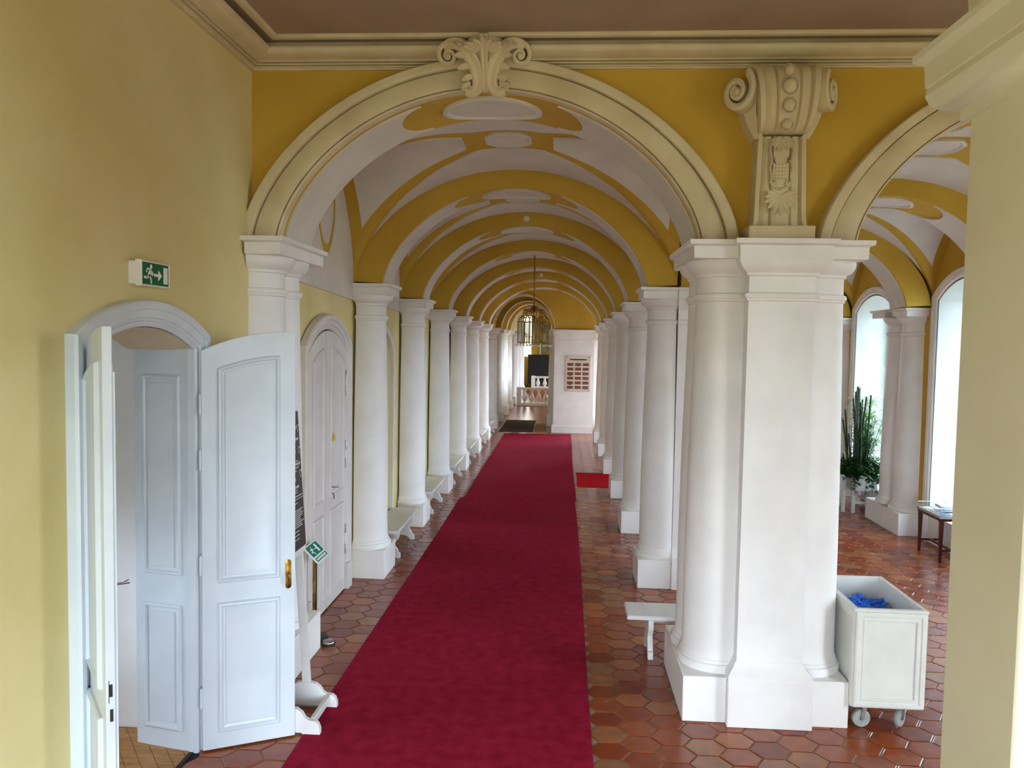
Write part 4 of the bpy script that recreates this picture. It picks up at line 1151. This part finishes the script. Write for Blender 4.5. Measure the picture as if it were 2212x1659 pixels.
gl_ = MB().box(0, vw, 0, .005, vh + .035, vh + .10).box(0, vw, vd - .005, vd, vh + .035, vh + .10).box(0, .005, .005, vd - .005, vh + .035, vh + .10).box(vw - .005, vw, .005, vd - .005, vh + .035, vh + .10).box(0, vw, 0, vd, vh + .10, vh + .105)
gl_.build('glass_cover', M_GLASS, vt, smooth=0)
ed = MB()
for (a, b_) in (((0, 0), (vw, 0)), ((vw, 0), (vw, vd)), ((vw, vd), (0, vd)), ((0, vd), (0, 0))): ed.tube([(a[0], a[1], vh + .105), (b_[0], b_[1], vh + .105)], .0035, 4)
for x in (0, vw):
    for y in (0, vd): ed.tube([(x, y, vh + .035), (x, y, vh + .105)], .003, 4)
ed.build('glass_edges', M_STEEL, vt)
for i, (x, y, w_, d_2, m_, a, lab) in enumerate(((.10, .12, .13, .17, M_PAPERB, .1, 'blue printed leaflet at the front of the vitrine'), (.25, .13, .12, .16, M_PAPER, -.1, 'white leaflet at the front of the vitrine'), (.10, .34, .12, .17, M_PAPER, .05, 'white leaflet in the middle of the vitrine'),
                                     (.25, .36, .14, .2, M_PAPERB, -.06, 'blue printed leaflet in the middle of the vitrine'), (.12, .55, .14, .16, M_PAPER, .12, 'white leaflet at the back of the vitrine'))):
    z = vh + .0355
    o = MB().box(-w_ / 2, w_ / 2, -d_2 / 2, d_2 / 2, 0, .004).build('leaflet', m_, smooth=0); o.location = (5.10 + x, 10.80 + y, z); o.rotation_euler = (0, 0, a)
    tag(o, lab, 'leaflet', 'leaflets in the vitrine')
bk = thing('guest_book', 'thick open white book on the glass of the vitrine table', 'book', (5.10 + .26, 10.80 + .33, vh + .106), -.1)
MB().loft([[(x, y, z) for x, z in ((-.14, 0), (.14, 0), (.14, .022), (.09, .035), (.03, .036), (0, .026), (-.03, .036), (-.09, .035), (-.14, .022))] for y in (-.10, .10)]).build('pages', M_PAPER, bk, smooth=30)
MB().box(-.15, .15, -.105, .105, -.0005, .004).build('cover', M_PAPERB, bk)

# ================================================================== PLANT STAND AND PLANTS
ps = thing('plant_stand', 'white wooden plant stand full of dark green pot plants by the window', 'plant stand', (5.06, 13.90, 0))
pw, pd, ph_ = .42, .62, .62
for x in (0.03, pw - .03):
    for y in (.03, pd - .03): MB().box(x - .03, x + .03, y - .03, y + .03, 0, ph_).build('leg', M_BENCH, ps, bevel=.003)
tb = MB()
for (x0, x1, y0, y1) in ((0, pw, 0, .022), (0, pw, pd - .022, pd), (0, .022, .022, pd - .022), (pw - .022, pw, .022, pd - .022)): tb.box(x0, x1, y0, y1, .40, .66)
tb.box(0, pw, 0, pd, .39, .41); tb.build('trough', M_BENCH, ps, bevel=.003)
MB().box(.06, pw - .06, .01, .05, .16, .20).box(.01, .05, .06, pd - .06, .16, .20).box(.06, pw - .06, pd - .05, pd - .01, .16, .20).box(pw - .05, pw - .01, .06, pd - .06, .16, .20).build('stretcher', M_BENCH, ps)
M_SOIL = mat('potting_soil', s2l(40, 30, 24), s2l(54, 42, 34), 30, .95)
MB().box(.024, pw - .024, .024, pd - .024, .42, .60).build('soil', M_SOIL, ps)
ps2 = copy_tree(ps); ps2.location = (4.55, 13.95, 0); tag(ps2, 'white wooden plant stand partly hidden by the big front pier', 'plant stand')
def leafmat(n, a, b):
    m = mat(n, a, b, 9, .4, spec=.4); bs = m.node_tree.nodes['Principled BSDF']
    bs.inputs['Subsurface Weight'].default_value = 0
    return m
M_LEAF1 = leafmat('dark_green_leaf', s2l(26, 62, 22), s2l(44, 88, 30)); M_LEAF2 = leafmat('fresh_green_leaf', s2l(74, 130, 34), s2l(110, 164, 50)); M_CACT = leafmat('spurge_stem', s2l(22, 54, 34), s2l(44, 82, 40))
def blade(mb, base, d, L, wv, droop, n=6):
    """arched strap leaf"""
    d = Vector(d).normalized(); p = Vector(base); side = d.cross(Vector((0, 0, 1)))
    if side.length < .05: side = Vector((1, 0, 0))
    side.normalize(); rings = []
    dirv = d.copy()
    for i in range(n + 1):
        t = i / n; ww = wv * (math.sin(PI * min(1, .12 + t * .88)) ** .7) if t < 1 else .0008
        nrm = side.cross(dirv).normalized()
        rings.append([p - side * ww, p + nrm * (ww * .35), p + side * ww, p - nrm * .0008 + nrm * (ww * .28)])
        p = p + dirv * (L / n); dirv = (dirv + Vector((0, 0, -droop / n))).normalized()
    mb.loft(rings)
rnd = random.Random(21)
# tall columnar spurge
sg_ = thing('cactus_spurge', 'tall dark columnar spurge with upright knobbly stems in the plant stand', 'plant', (5.16, 14.06, .60))
for i in range(22):
    a = rnd.uniform(0, 6.28); r = rnd.uniform(.01, .17); hgt = rnd.uniform(.75, 1.62) if i > 4 else rnd.uniform(1.3, 1.68)
    x0, y0 = r * math.cos(a), r * math.sin(a)
    lean = (x0 * .5 + rnd.uniform(-.09, .07), y0 * .6)
    pts = [(x0 + lean[0] * (k / 8) ** 1.4, y0 + lean[1] * (k / 8) ** 1.4, hgt * k / 8) for k in range(9)]
    mb = MB().tube(pts, lambda t: .017 + .004 * math.sin(t * 40) - .006 * (t > .9), 6)
    for q in range(int(hgt * 16)):
        t = rnd.uniform(.35, 1); k = min(7, int(t * 8)); p = Vector(pts[k]).lerp(Vector(pts[k + 1]), t * 8 - k)
        b = rnd.uniform(0, 6.28)
        blade(mb, p, (math.cos(b), math.sin(b), .8), .05 + .03 * t, .008, .4, 3)
    mb.build('stem', M_CACT, sg_, smooth=40)
def whorl_plant(name, label, loc, nst, hh, m, leafL, spread, seed):
    r2 = random.Random(seed); root = thing(name, label, 'plant', loc)
    for i in range(nst):
        a = r2.uniform(0, 6.28); h_ = r2.uniform(.55, 1) * hh; s = r2.uniform(.2, 1) * spread
        pts = [(s * math.cos(a) * (k / 6) ** 1.3, s * math.sin(a) * (k / 6) ** 1.3, h_ * k / 6) for k in range(7)]
        mb = MB().tube(pts, lambda t: .006 - .003 * t, 5)
        for k in range(3, 7):
            for q in range(11 if k == 6 else 6):
                b = r2.uniform(0, 6.28)
                blade(mb, pts[k], (math.cos(b), math.sin(b), r2.uniform(-.1, .9)), leafL * r2.uniform(.6, 1.1), .007, r2.uniform(.4, 1.4), 5)
        mb.build('stem', m, root, smooth=40)
    return root
whorl_plant('umbrella_sedge', 'bright green umbrella sedge with thin leaves against the window', (5.42, 14.30, .60), 20, 1.34, M_LEAF2, .28, .30, 3)
whorl_plant('umbrella_sedge', 'mid green leafy pot plant in front of the window, beside the tall spurge', (5.32, 14.08, .60), 18, 1.02, M_LEAF1, .28, .30, 4)
def strap_plant(name, label, loc, n, L, wv, m, seed, droop=1.6):
    r2 = random.Random(seed); root = thing(name, label, 'plant', loc)
    for i in range(n):
        a = r2.uniform(0, 6.28)
        mb = MB(); blade(mb, (.02 * math.cos(a), .02 * math.sin(a), 0), (math.cos(a) * .7, math.sin(a) * .7, r2.uniform(.6, 1.4)), L * r2.uniform(.6, 1.1), wv, droop * r2.uniform(.6, 1.2), 8)
        mb.build('leaf', m, root, smooth=50)
    return root
strap_plant('spider_plant', 'dark strap-leaved plant arching over the left side of the plant stand', (4.98, 14.02, .60), 60, .66, .020, M_LEAF1, 5)
strap_plant('spider_plant', 'low dark strap-leaved plant at the right front of the plant stand', (5.38, 14.04, .60), 54, .50, .024, M_LEAF1, 6)
strap_plant('spider_plant', 'fresh green strap-leaved plant behind, close to the window', (5.40, 14.38, .60), 26, .5, .016, M_LEAF2, 8)
# trailing pot plant
iv = thing('trailing_ivy', 'dark trailing plant hanging over the front of the plant stand', 'plant', (5.25, 13.90, .62))
r2 = random.Random(9)
for i in range(9):
    x = r2.uniform(-.16, .28); pts = [(x, .06, .02), (x + .01, -.02, .05), (x + r2.uniform(-.03, .03), -.045, -.05), (x + r2.uniform(-.05, .05), -.05, -.05 - r2.uniform(.06, .26))]
    mb = MB().tube(pts, .004, 5)
    for q in range(16):
        k = r2.randrange(0, 3); p = Vector(pts[k]).lerp(Vector(pts[k + 1]), r2.random()); a = r2.uniform(0, 6.28)
        blade(mb, p, (math.cos(a), -abs(math.sin(a)), r2.uniform(-.4, .5)), .08, .022, .6, 4)
    mb.build('tendril', M_LEAF1, iv, smooth=50)
bu = thing('bushy_pot_plant', 'dense dark green bushy plant filling the middle of the plant stand', 'plant', (5.22, 14.05, .60))
for i in range(70):
    a = r2.uniform(0, 6.28); mb = MB(); x, y = r2.uniform(-.25, .34), r2.uniform(-.12, .2)
    for q in range(12):
        b = r2.uniform(0, 6.28); blade(mb, (x + r2.uniform(-.08, .08), y + r2.uniform(-.08, .08), r2.uniform(0, .32)), (math.cos(b), math.sin(b), r2.uniform(-.2, .8)), r2.uniform(.08, .2), .018, .8, 5)
    mb.build('leaf_tuft', M_LEAF1, bu, smooth=50)

# ================================================================== ORNAMENTS OF THE FRONT WALL
def sblade(mb, base, d, L, wv, curl, side=None, n=7, ridge=.35):
    """carved leaf: starts at base along d, bends towards the vector curl"""
    d = Vector(d).normalized(); p = Vector(base); curl = Vector(curl)
    side = Vector(side) if side is not None else d.cross(Vector((0, -1, 0)))
    if side.length < .05: side = Vector((1, 0, 0))
    side.normalize(); rings = []; dv = d.copy()
    for i in range(n + 1):
        t = i / n; ww = max(.0012, wv * math.sin(PI * (.10 + .90 * t)) ** .6 * (1 + .12 * math.sin(t * 22)))
        nn = side.cross(dv).normalized()
        if nn.y > 0: nn = -nn
        rings.append([p - side * ww, p - side * ww * .5 + nn * ww * ridge, p + nn * ww * ridge * .6, p + side * ww * .5 + nn * ww * ridge, p + side * ww, p - nn * ww * .5])
        p = p + dv * (L / n); dv = (dv + curl / n).normalized()
    mb.loft(rings)
def ribbon(mb, cx_, cz_, r0, r1, a0, turns, th, y0, y1, n=40):
    rings = []
    for i in range(n + 1):
        t = i / n; a = a0 + turns * 2 * PI * t; r = r0 * (r1 / r0) ** t; h = th * (1 - .45 * t)
        c, s_ = math.cos(a), math.sin(a); yy = lerp(y0, y0 - .012, t)
        rings.append([(cx_ + (r - h / 2) * c, y1, cz_ + (r - h / 2) * s_), (cx_ + (r - h / 2) * c, yy, cz_ + (r - h / 2) * s_), (cx_ + r * c, yy - h * .25, cz_ + r * s_), (cx_ + (r + h / 2) * c, yy, cz_ + (r + h / 2) * s_), (cx_ + (r + h / 2) * c, y1, cz_ + (r + h / 2) * s_)])
    mb.loft(rings)
def band(mb, pts, wfn, depth, n=24):
    """flat carved band along a curve in x-z; front ridge towards -y"""
    def cr(t):
        m_ = len(pts) - 1; f = min(m_ - 1e-6, t * m_); i = int(f); u = f - i
        p0, p1, p2, p3 = (Vector(pts[max(0, i - 1)]), Vector(pts[i]), Vector(pts[i + 1]), Vector(pts[min(m_, i + 2)]))
        return .5 * ((2 * p1) + (p2 - p0) * u + (2 * p0 - 5 * p1 + 4 * p2 - p3) * u * u + (3 * p1 - p0 - 3 * p2 + p3) * u ** 3)
    rings = []
    for i in range(n + 1):
        t = i / n; p = cr(t); d = (cr(min(1, t + .01)) - cr(max(0, t - .01))).normalized(); nn = Vector((-d.y, d.x)) * wfn(t)
        yf = depth(t) if callable(depth) else depth
        rings.append([(p.x - nn.x, .0, p.y - nn.y), (p.x - nn.x, yf + .012, p.y - nn.y), (p.x - nn.x * .6, yf, p.y - nn.y * .6), (p.x, yf + .012, p.y), (p.x + nn.x * .6, yf, p.y + nn.y * .6), (p.x + nn.x, yf + .012, p.y + nn.y), (p.x + nn.x, .0, p.y + nn.y)])
    mb.loft(rings)
ks = thing('keystone_ornament', 'carved cream acanthus keystone with four scrolls at the crown of the big arch', 'ornament', (-.628, YF - .16, 4.95), 0)
ks.rotation_euler = (.46, 0, 0)
mb = MB()
outl = [(0, -.165), (.08, -.155), (.10, -.08), (.13, .0), (.16, .08), (.155, .16), (.11, .22), (.05, .26), (0, .27)]
full = outl + [(-x, z) for x, z in reversed(outl[1:-1])]
mb.loft([[(x, .06 + .30 * (z + .17), z) for x, z in full], [(x, -.02, z) for x, z in full], [(x * .8, -.05, z * .9 + .01) for x, z in full], [(x * .3, -.062, z * .6 + .02) for x, z in full]])
mb.build('core', M_CREAM, ks, smooth=50)
for sx in (-1, 1):
    m1 = MB(); ribbon(m1, sx * .268, .095, .082, .018, (PI * .35 if sx > 0 else PI * .65), -sx * 1.55, .034, -.075, .06); m1.sphere((sx * .268, -.085, .095), .024, 10, 7)
    m1.build('upper_scroll', M_CREAM, ks, smooth=40)
    m1 = MB(); ribbon(m1, sx * .150, -.128, .046, .012, (-PI * .55 if sx > 0 else -PI * .45), -sx * 1.4, .022, -.075, .06); m1.sphere((sx * .158, -.08, -.128), .012, 10, 7)
    m1.build('lower_scroll', M_CREAM, ks, smooth=40)
    m1 = MB(); band(m1, [(sx * .150, -.162), (sx * .09, -.165), (sx * .048, -.10), (sx * .060, .0), (sx * .105, .09), (sx * .17, .165), (sx * .24, .18), (sx * .30, .155)], lambda t: .030 + .018 * math.sin(PI * t), lambda t: -.085 - .02 * math.sin(PI * t))
    m1.build('scroll_band', M_CREAM, ks, smooth=40)
    m1 = MB()
    for (bx_, bz_, dx_, dz_, L_, w_) in ((.10, .02, .9, .15, .12, .026), (.085, -.05, 1, .0, .10, .024), (.12, .08, .8, .5, .13, .026), (.12, .12, .5, 1, .13, .026), (.08, .10, .25, 1, .16, .028), (.17, .15, .35, .9, .09, .022), (.20, .16, .7, .6, .07, .018), (.11, -.09, .9, -.4, .07, .02)):
        sblade(m1, (sx * bx_, -.085, bz_), (sx * dx_, -.35, dz_), L_, w_, (sx * .3, -.9, -.5))
    m1.build('acanthus_leaf', M_CREAM, ks, smooth=45)
m1 = MB(); band(m1, [(0, -.16), (0, .0), (0, .16), (0, .25)], lambda t: .020 + .016 * t, lambda t: -.095 - .03 * t)
m1.build('stem', M_CREAM, ks, smooth=40)
m1 = MB()
for i in range(7):
    q = (i - 3) / 3
    sblade(m1, (q * .05, -.09, .12 + .02 * (1 - abs(q))), (q * 1.0, -.62, .85), .15 - .02 * abs(q), .026, (q * .35, -.5, -.25), side=(1, 0, -q * .7))
m1.build('crown_leaf', M_CREAM, ks, smooth=45)

cb = thing('console_bracket', 'carved cream console bracket with side volutes and beads above the front pier', 'ornament', (1.585, YF, 0), 0)
def sec(z, hw, yf):         # cross-section with raised side ribs and a sunk middle
    pr = [(-1, .0), (-.98, -.006), (-.82, -.004), (-.76, .026), (-.62, .010), (-.44, .012), (-.38, .030), (-.32, .006), (.32, .006), (.38, .030), (.44, .012), (.62, .010), (.76, .026), (.82, -.004), (.98, -.006), (1, .0)]
    out = [(-hw, .02, z)] + [(u * hw, yf + q, z) for u, q in pr] + [(hw, .02, z)]
    return out
rings = [sec(z, hw, yf) for z, hw, yf in ((3.77, .205, -.20), (3.80, .196, -.19), (3.86, .19, -.182), (4.0, .187, -.178), (4.25, .180, -.175), (4.44, .174, -.175))]
MB().loft(rings).build('shaft', M_CREAM, cb, smooth=30)
roll = []
for i in range(19):
    t = i / 18; a = -PI * .5 + t * PI * 1.05
    z = 4.70 + .245 * math.sin(a); yf = -.175 - .165 * max(0, math.cos(a)) ** .8
    roll.append(sec(z, lerp(.174, .250, t), yf))
roll += [sec(4.97, .25, -.15)]
MB().loft(roll).build('roll', M_CREAM, cb, smooth=30)
for i, (z, r) in enumerate(((4.875, .036), (4.755, .050), (4.62, .043), (4.50, .040))):
    a = math.asin(max(-1, min(1, (z - 4.70) / .245))); yf = -.175 - .165 * max(0, math.cos(a)) ** .8
    b_ = MB().sphere((0, yf - .002, z), r, 16, 10, 1, .75, 1.12)
    b_.build('bead', M_CREAM, cb, smooth=60)
    MB().tube([(1.18 * r * math.cos(2 * PI * k / 20), yf + .002, z + 1.30 * r * math.sin(2 * PI * k / 20)) for k in range(21)], .006, 6, False).build('bead_ring', M_CREAM, cb, smooth=60)
for sx, rot, tilt in ((-1, .62, 0), (1, -.95, 0)):
    m1 = MB(); ribbon(m1, 0, 0, .135, .026, (PI * .30 if sx < 0 else PI * .70), -1.9 * -sx, .050, -.09, .12, 56)
    m1.sphere((0, -.08, 0), .030, 12, 8)
    cs_, sn_ = math.cos(-rot), math.sin(-rot)
    cxv = -.305 if sx < 0 else .262
    m1.xf(lambda v: Vector((cxv + v.x * cs_ - v.y * sn_, -.165 + v.x * sn_ + v.y * cs_, 4.745 + v.z * 1.18)))
    m1.build('volute', M_CREAM, cb, smooth=35)
    m1 = MB(); rings = []
    for k in range(13):          # tail sweeping from the volute down onto the shaft
        t = k / 12; z = lerp(4.80, 4.42, t); x = sx * (lerp(.245, .185, t) + .045 * math.sin(PI * t)); w_ = lerp(.035, .012, t)
        rings.append([(x - sx * .05, .0, z), (x - sx * .05, -.19 - .05 * math.sin(PI * min(1, t * 1.3)), z), (x + sx * w_, -.16, z), (x + sx * w_, .0, z)])
    m1.loft(rings); m1.build('volute_tail', M_CREAM, cb, smooth=35)
# relief on the shaft: shell, strapwork, palmette
yr = -.182
m1 = MB()
for i in range(7):
    q = (i - 3) / 3; sblade(m1, (q * .006, yr + .01, 4.42), (q * 1.0, -.12, -1 + .35 * abs(q)), .105, .020, (0, -.6, -.1), side=(1, 0, q))
m1.build('shell', M_CREAM, cb, smooth=45)
m1 = MB()
for sx in (-1, 1):
    pts = [(sx * .015, 4.43), (sx * .075, 4.41), (sx * .085, 4.33), (sx * .070, 4.26), (sx * .045, 4.245), (sx * .05, 4.275), (sx * .07, 4.262), (sx * .085, 4.21), (sx * .07, 4.15), (sx * .076, 4.10), (sx * .06, 4.075), (sx * .035, 4.09), (sx * .045, 4.115), (sx * .06, 4.105), (sx * .035, 4.06), (0, 4.05)]
    m1.tube([(x, yr + .006, z) for x, z in pts], .011, 6)
m1.build('strapwork', M_CREAM, cb, smooth=60)
m1 = MB()
for i in range(5):
    for j in range(4): m1.sphere((-.036 + j * .024, yr + .012, 4.13 + i * .026), .008, 8, 5)
o = m1.build('diaper_dots', M_CREAM, cb, smooth=60); o['kind'] = 'stuff'
m1 = MB()
for i in range(11):
    q = (i - 5) / 5; a = -PI / 2 + q * 1.95
    sblade(m1, (math.cos(a) * .01, yr + .006, 4.00), (math.cos(a), -.12, math.sin(a)), .17 - .06 * abs(q), .020, (0, -.5, -.1), side=(-math.sin(a), 0, math.cos(a)))
m1.build('palmette', M_CREAM, cb, smooth=45)
MB().box(-.24, .24, -.26, .0, ZSF, 3.775).build('foot_block', M_CREAM, cb, bevel=.006)

# ================================================================== CHANDELIER
M_GOLD = mat('dull_gold', s2l(186, 140, 62), s2l(120, 82, 32), 25, .35, metal=.8)
M_CRYSTAL, nt2, b2 = nm('crystal', .05, .8)
b2.inputs['Base Color'].default_value = (.8, .82, .8, 1)
ch = thing('lantern_chandelier', 'large gilt lantern chandelier with glass panes hanging on a long chain over the carpet', 'chandelier', (-.615, 16.25, 0), 0)
ztop = (ZS + 1.30) * g(16.25)
MB().lathe([(.05, ztop - .05), (.07, ztop - .03), (.075, ztop + .02)], 0, 0, 0, 16).build('ceiling_rose', M_GOLD, ch)
m1 = MB(); z = 3.62; i = 0
while z < ztop - .03:
    r_l, hl_ = .013, .034
    pts = [((r_l * math.cos(2 * PI * k / 10) if i % 2 else 0), (0 if i % 2 else r_l * math.cos(2 * PI * k / 10)), z + hl_ * math.sin(2 * PI * k / 10)) for k in range(11)]
    m1.tube(pts, .010, 5, False); z += .050; i += 1
m1.build('chain', M_GOLD, ch, smooth=60)
m1 = MB().tube([(0, 0, 3.64), (0, 0, 3.30)], .012, 8)
m1.lathe([(0, 3.30), (.03, 3.32), (.045, 3.36), (.02, 3.41), (.015, 3.46), (.04, 3.50), (.02, 3.55), (.01, 3.62)], 0, 0, 0, 14); m1.build('stem', M_GOLD, ch, smooth=50)
arm0 = None
for k in range(6):
    a = k * PI / 3 + .3
    m1 = MB(); pts = []
    for q in range(25):
        t = q / 24; x = .02 + .10 * math.sin(PI * t * 1.0) + .21 * t ** 2; zz = 3.60 - .16 * t - .04 * math.sin(2 * PI * t)
        pts.append((x, 0, zz))
    m1.tube(pts, lambda t: .015 - .004 * t, 6)
    m1.tube([(.06 + .05 * math.cos(2 * PI * q / 14), 0, 3.56 + .05 * math.sin(2 * PI * q / 14)) for q in range(12)], .006, 5)
    m1.tube([(.16 + .05 * math.cos(PI + 2 * PI * q / 14), 0, 3.50 + .05 * math.sin(PI + 2 * PI * q / 14)) for q in range(12)], .006, 5)
    if arm0 is None: arm0 = m1.build('scroll_arm', M_GOLD, ch, smooth=50); o = arm0
    else: o = bpy.data.objects.new('scroll_arm', arm0.data); C.objects.link(o); o.parent = ch
    o.rotation_euler = (0, 0, a)
    for (x, zz) in ((.11, 3.47), (.30, 3.38)):
        c_ = MB().lathe([(0, -.05), (.014, -.03), (.016, -.01), (.004, .01), (0, .012)], x, 0, zz, 6).build('crystal_drop', M_CRYSTAL, ch, smooth=0); c_.rotation_euler = (0, 0, a)
lan0 = None
def lantern():
    root = empty('lantern', parent=ch); R_, n = .105, 6
    zb, zt, zp = 2.86, 3.28, 3.42
    m1 = MB()
    P_ = lambda k, r=R_: (r * math.cos(2 * PI * k / n), r * math.sin(2 * PI * k / n))
    for k in range(n):
        x, y = P_(k); x2, y2 = P_(k + 1)
        m1.tube([(x, y, zb - .03), (x, y, zt), (x * .75, y * .75, zt + .07), (x * .35, y * .35, zt + .10), (0, 0, zp)], .008, 5)
        for z_ in (zb, zt): m1.tube([(x, y, z_), (x2, y2, z_)], .008, 5)
        m1.tube([(x * 1.0, y, zb - .03), (x * 1.3, y * 1.3, zb - .06), (x * 1.45, y * 1.45, zb - .03), (x * 1.35, y * 1.35, zb + .0)], .004, 5)
    m1.lathe([(.02, zb), (.1, zb - .008), (.1, zb - .0), (.02, zb + .01)], 0, 0, 0, 6)
    m1.build('frame', M_GOLD, root, smooth=50)
    m1 = MB()
    for k in range(n):
        x, y = P_(k, .101); x2, y2 = P_(k + 1, .101)
        m1.loft([[(x, y, zb), (x2, y2, zb), (x2, y2, zt), (x, y, zt)], [(x * .985, y * .985, zb), (x2 * .985, y2 * .985, zb), (x2 * .985, y2 * .985, zt), (x * .985, y * .985, zt)]])
    m1.build('glass_panes', M_GLASS, root, smooth=0)['kind'] = 'stuff'
    m1 = MB()
    for k in range(n):
        x, y = P_(k, .15); m1.sphere((x, y, zb - .055), .016, 8, 6); m1.sphere((x * .8, y * .8, zb - .075), .012, 8, 6)
    m1.build('crystal_beads', M_CRYSTAL, root, smooth=60)['kind'] = 'stuff'
    MB().lathe([(.012, zb), (.012, zb + .16), (.016, zb + .17), (.0, zb + .2)], 0, 0, 0, 10).build('candle', M_PAPER, root)
    return root
for k in range(5):
    if lan0 is None: lan0 = lantern(); o = lan0
    else: o = copy_tree(lan0, ch)
    a = -PI / 2 + k * 2 * PI / 5
    o.location = (.235 * math.cos(a), .235 * math.sin(a), 0); o.rotation_euler = (0, 0, a)

# ================================================================== FAR HALL: balustrades, dark cabinet, glazed door
M_BAL = mat('white_balustrade', s2l(236, 232, 226), s2l(242, 238, 232), 4, .5)
def balustrade(x0, x1, y, zb, zt, n, label):
    t = thing('balustrade', label, 'balustrade', (0, y, 0))
    MB().box(x0, x1, -.12, .12, zt - .09, zt).build('handrail', M_BAL, t, bevel=.01)
    MB().box(x0, x1, -.12, .12, zb - .12, zb).build('base_rail', M_BAL, t, bevel=.01)
    MB().box(x0 - .0, x0 + .2, -.14, .14, zb - .12, zt + .02).build('end_post', M_BAL, t, bevel=.01)
    h = zt - .09 - zb; pr = [(.075, 0), (.075, .06), (.05, .09), (.09, .2), (.115, .34), (.10, .5), (.05, .72), (.045, .82), (.07, .88), (.075, .94), (.075, 1)]
    b0_ = None
    for i in range(n):
        x = lerp(x0 + .36, x1 - .1, i / (n - 1))
        if b0_ is None: b0_ = MB().lathe([(r, zb + q * h) for r, q in pr], 0, 0, 0, 14).build('baluster', M_BAL, t); o = b0_
        else: o = bpy.data.objects.new('baluster', b0_.data); C.objects.link(o); o.parent = t
        o.location = (x, 0, 0)
    return t
balustrade(-2.02, .3, 35.0, .12, .80, 7, 'white balustrade with vase balusters across the floor of the far hall')
balustrade(-1.66, .6, 42.0, .45, 1.0, 6, 'second white balustrade further back in front of the dark cabinet')
struct(MB().box(-1.75, 3, 41.7, 49, 0, .33).build('floor_far_step', M_TILE, smooth=0))
cbn = thing('dark_cabinet', 'dark brown slatted cabinet behind the far balustrade', 'cabinet', (-1.3, 46.2, .33))
MB().box(-.75, 1.6, 0, .6, 0, 1.75).build('body', M_DARK, cbn, bevel=.01)
s0 = None
for i in range(10):
    if s0 is None: s0 = MB().box(-.7, 1.55, -.03, .0, .0, .13).build('slat', M_GAP, cbn, bevel=.005); o = s0
    else: o = bpy.data.objects.new('slat', s0.data); C.objects.link(o); o.parent = cbn
    o.location = (0, 0, .08 + i * .165)
M_OLIVE = mat('olive_glass_door', s2l(120, 108, 40), s2l(146, 130, 60), 3, .2)
gd = struct(MB().box(-1.45, .6, 48.9, 48.98, 1.9, 3.9).build('door_3', M_OLIVE, smooth=0))
for i in range(3): MB().box(-1.45 + i * .68, -1.38 + i * .68, 48.85, 48.9, 1.9, 3.9).build('door_bar', M_BAL, gd)
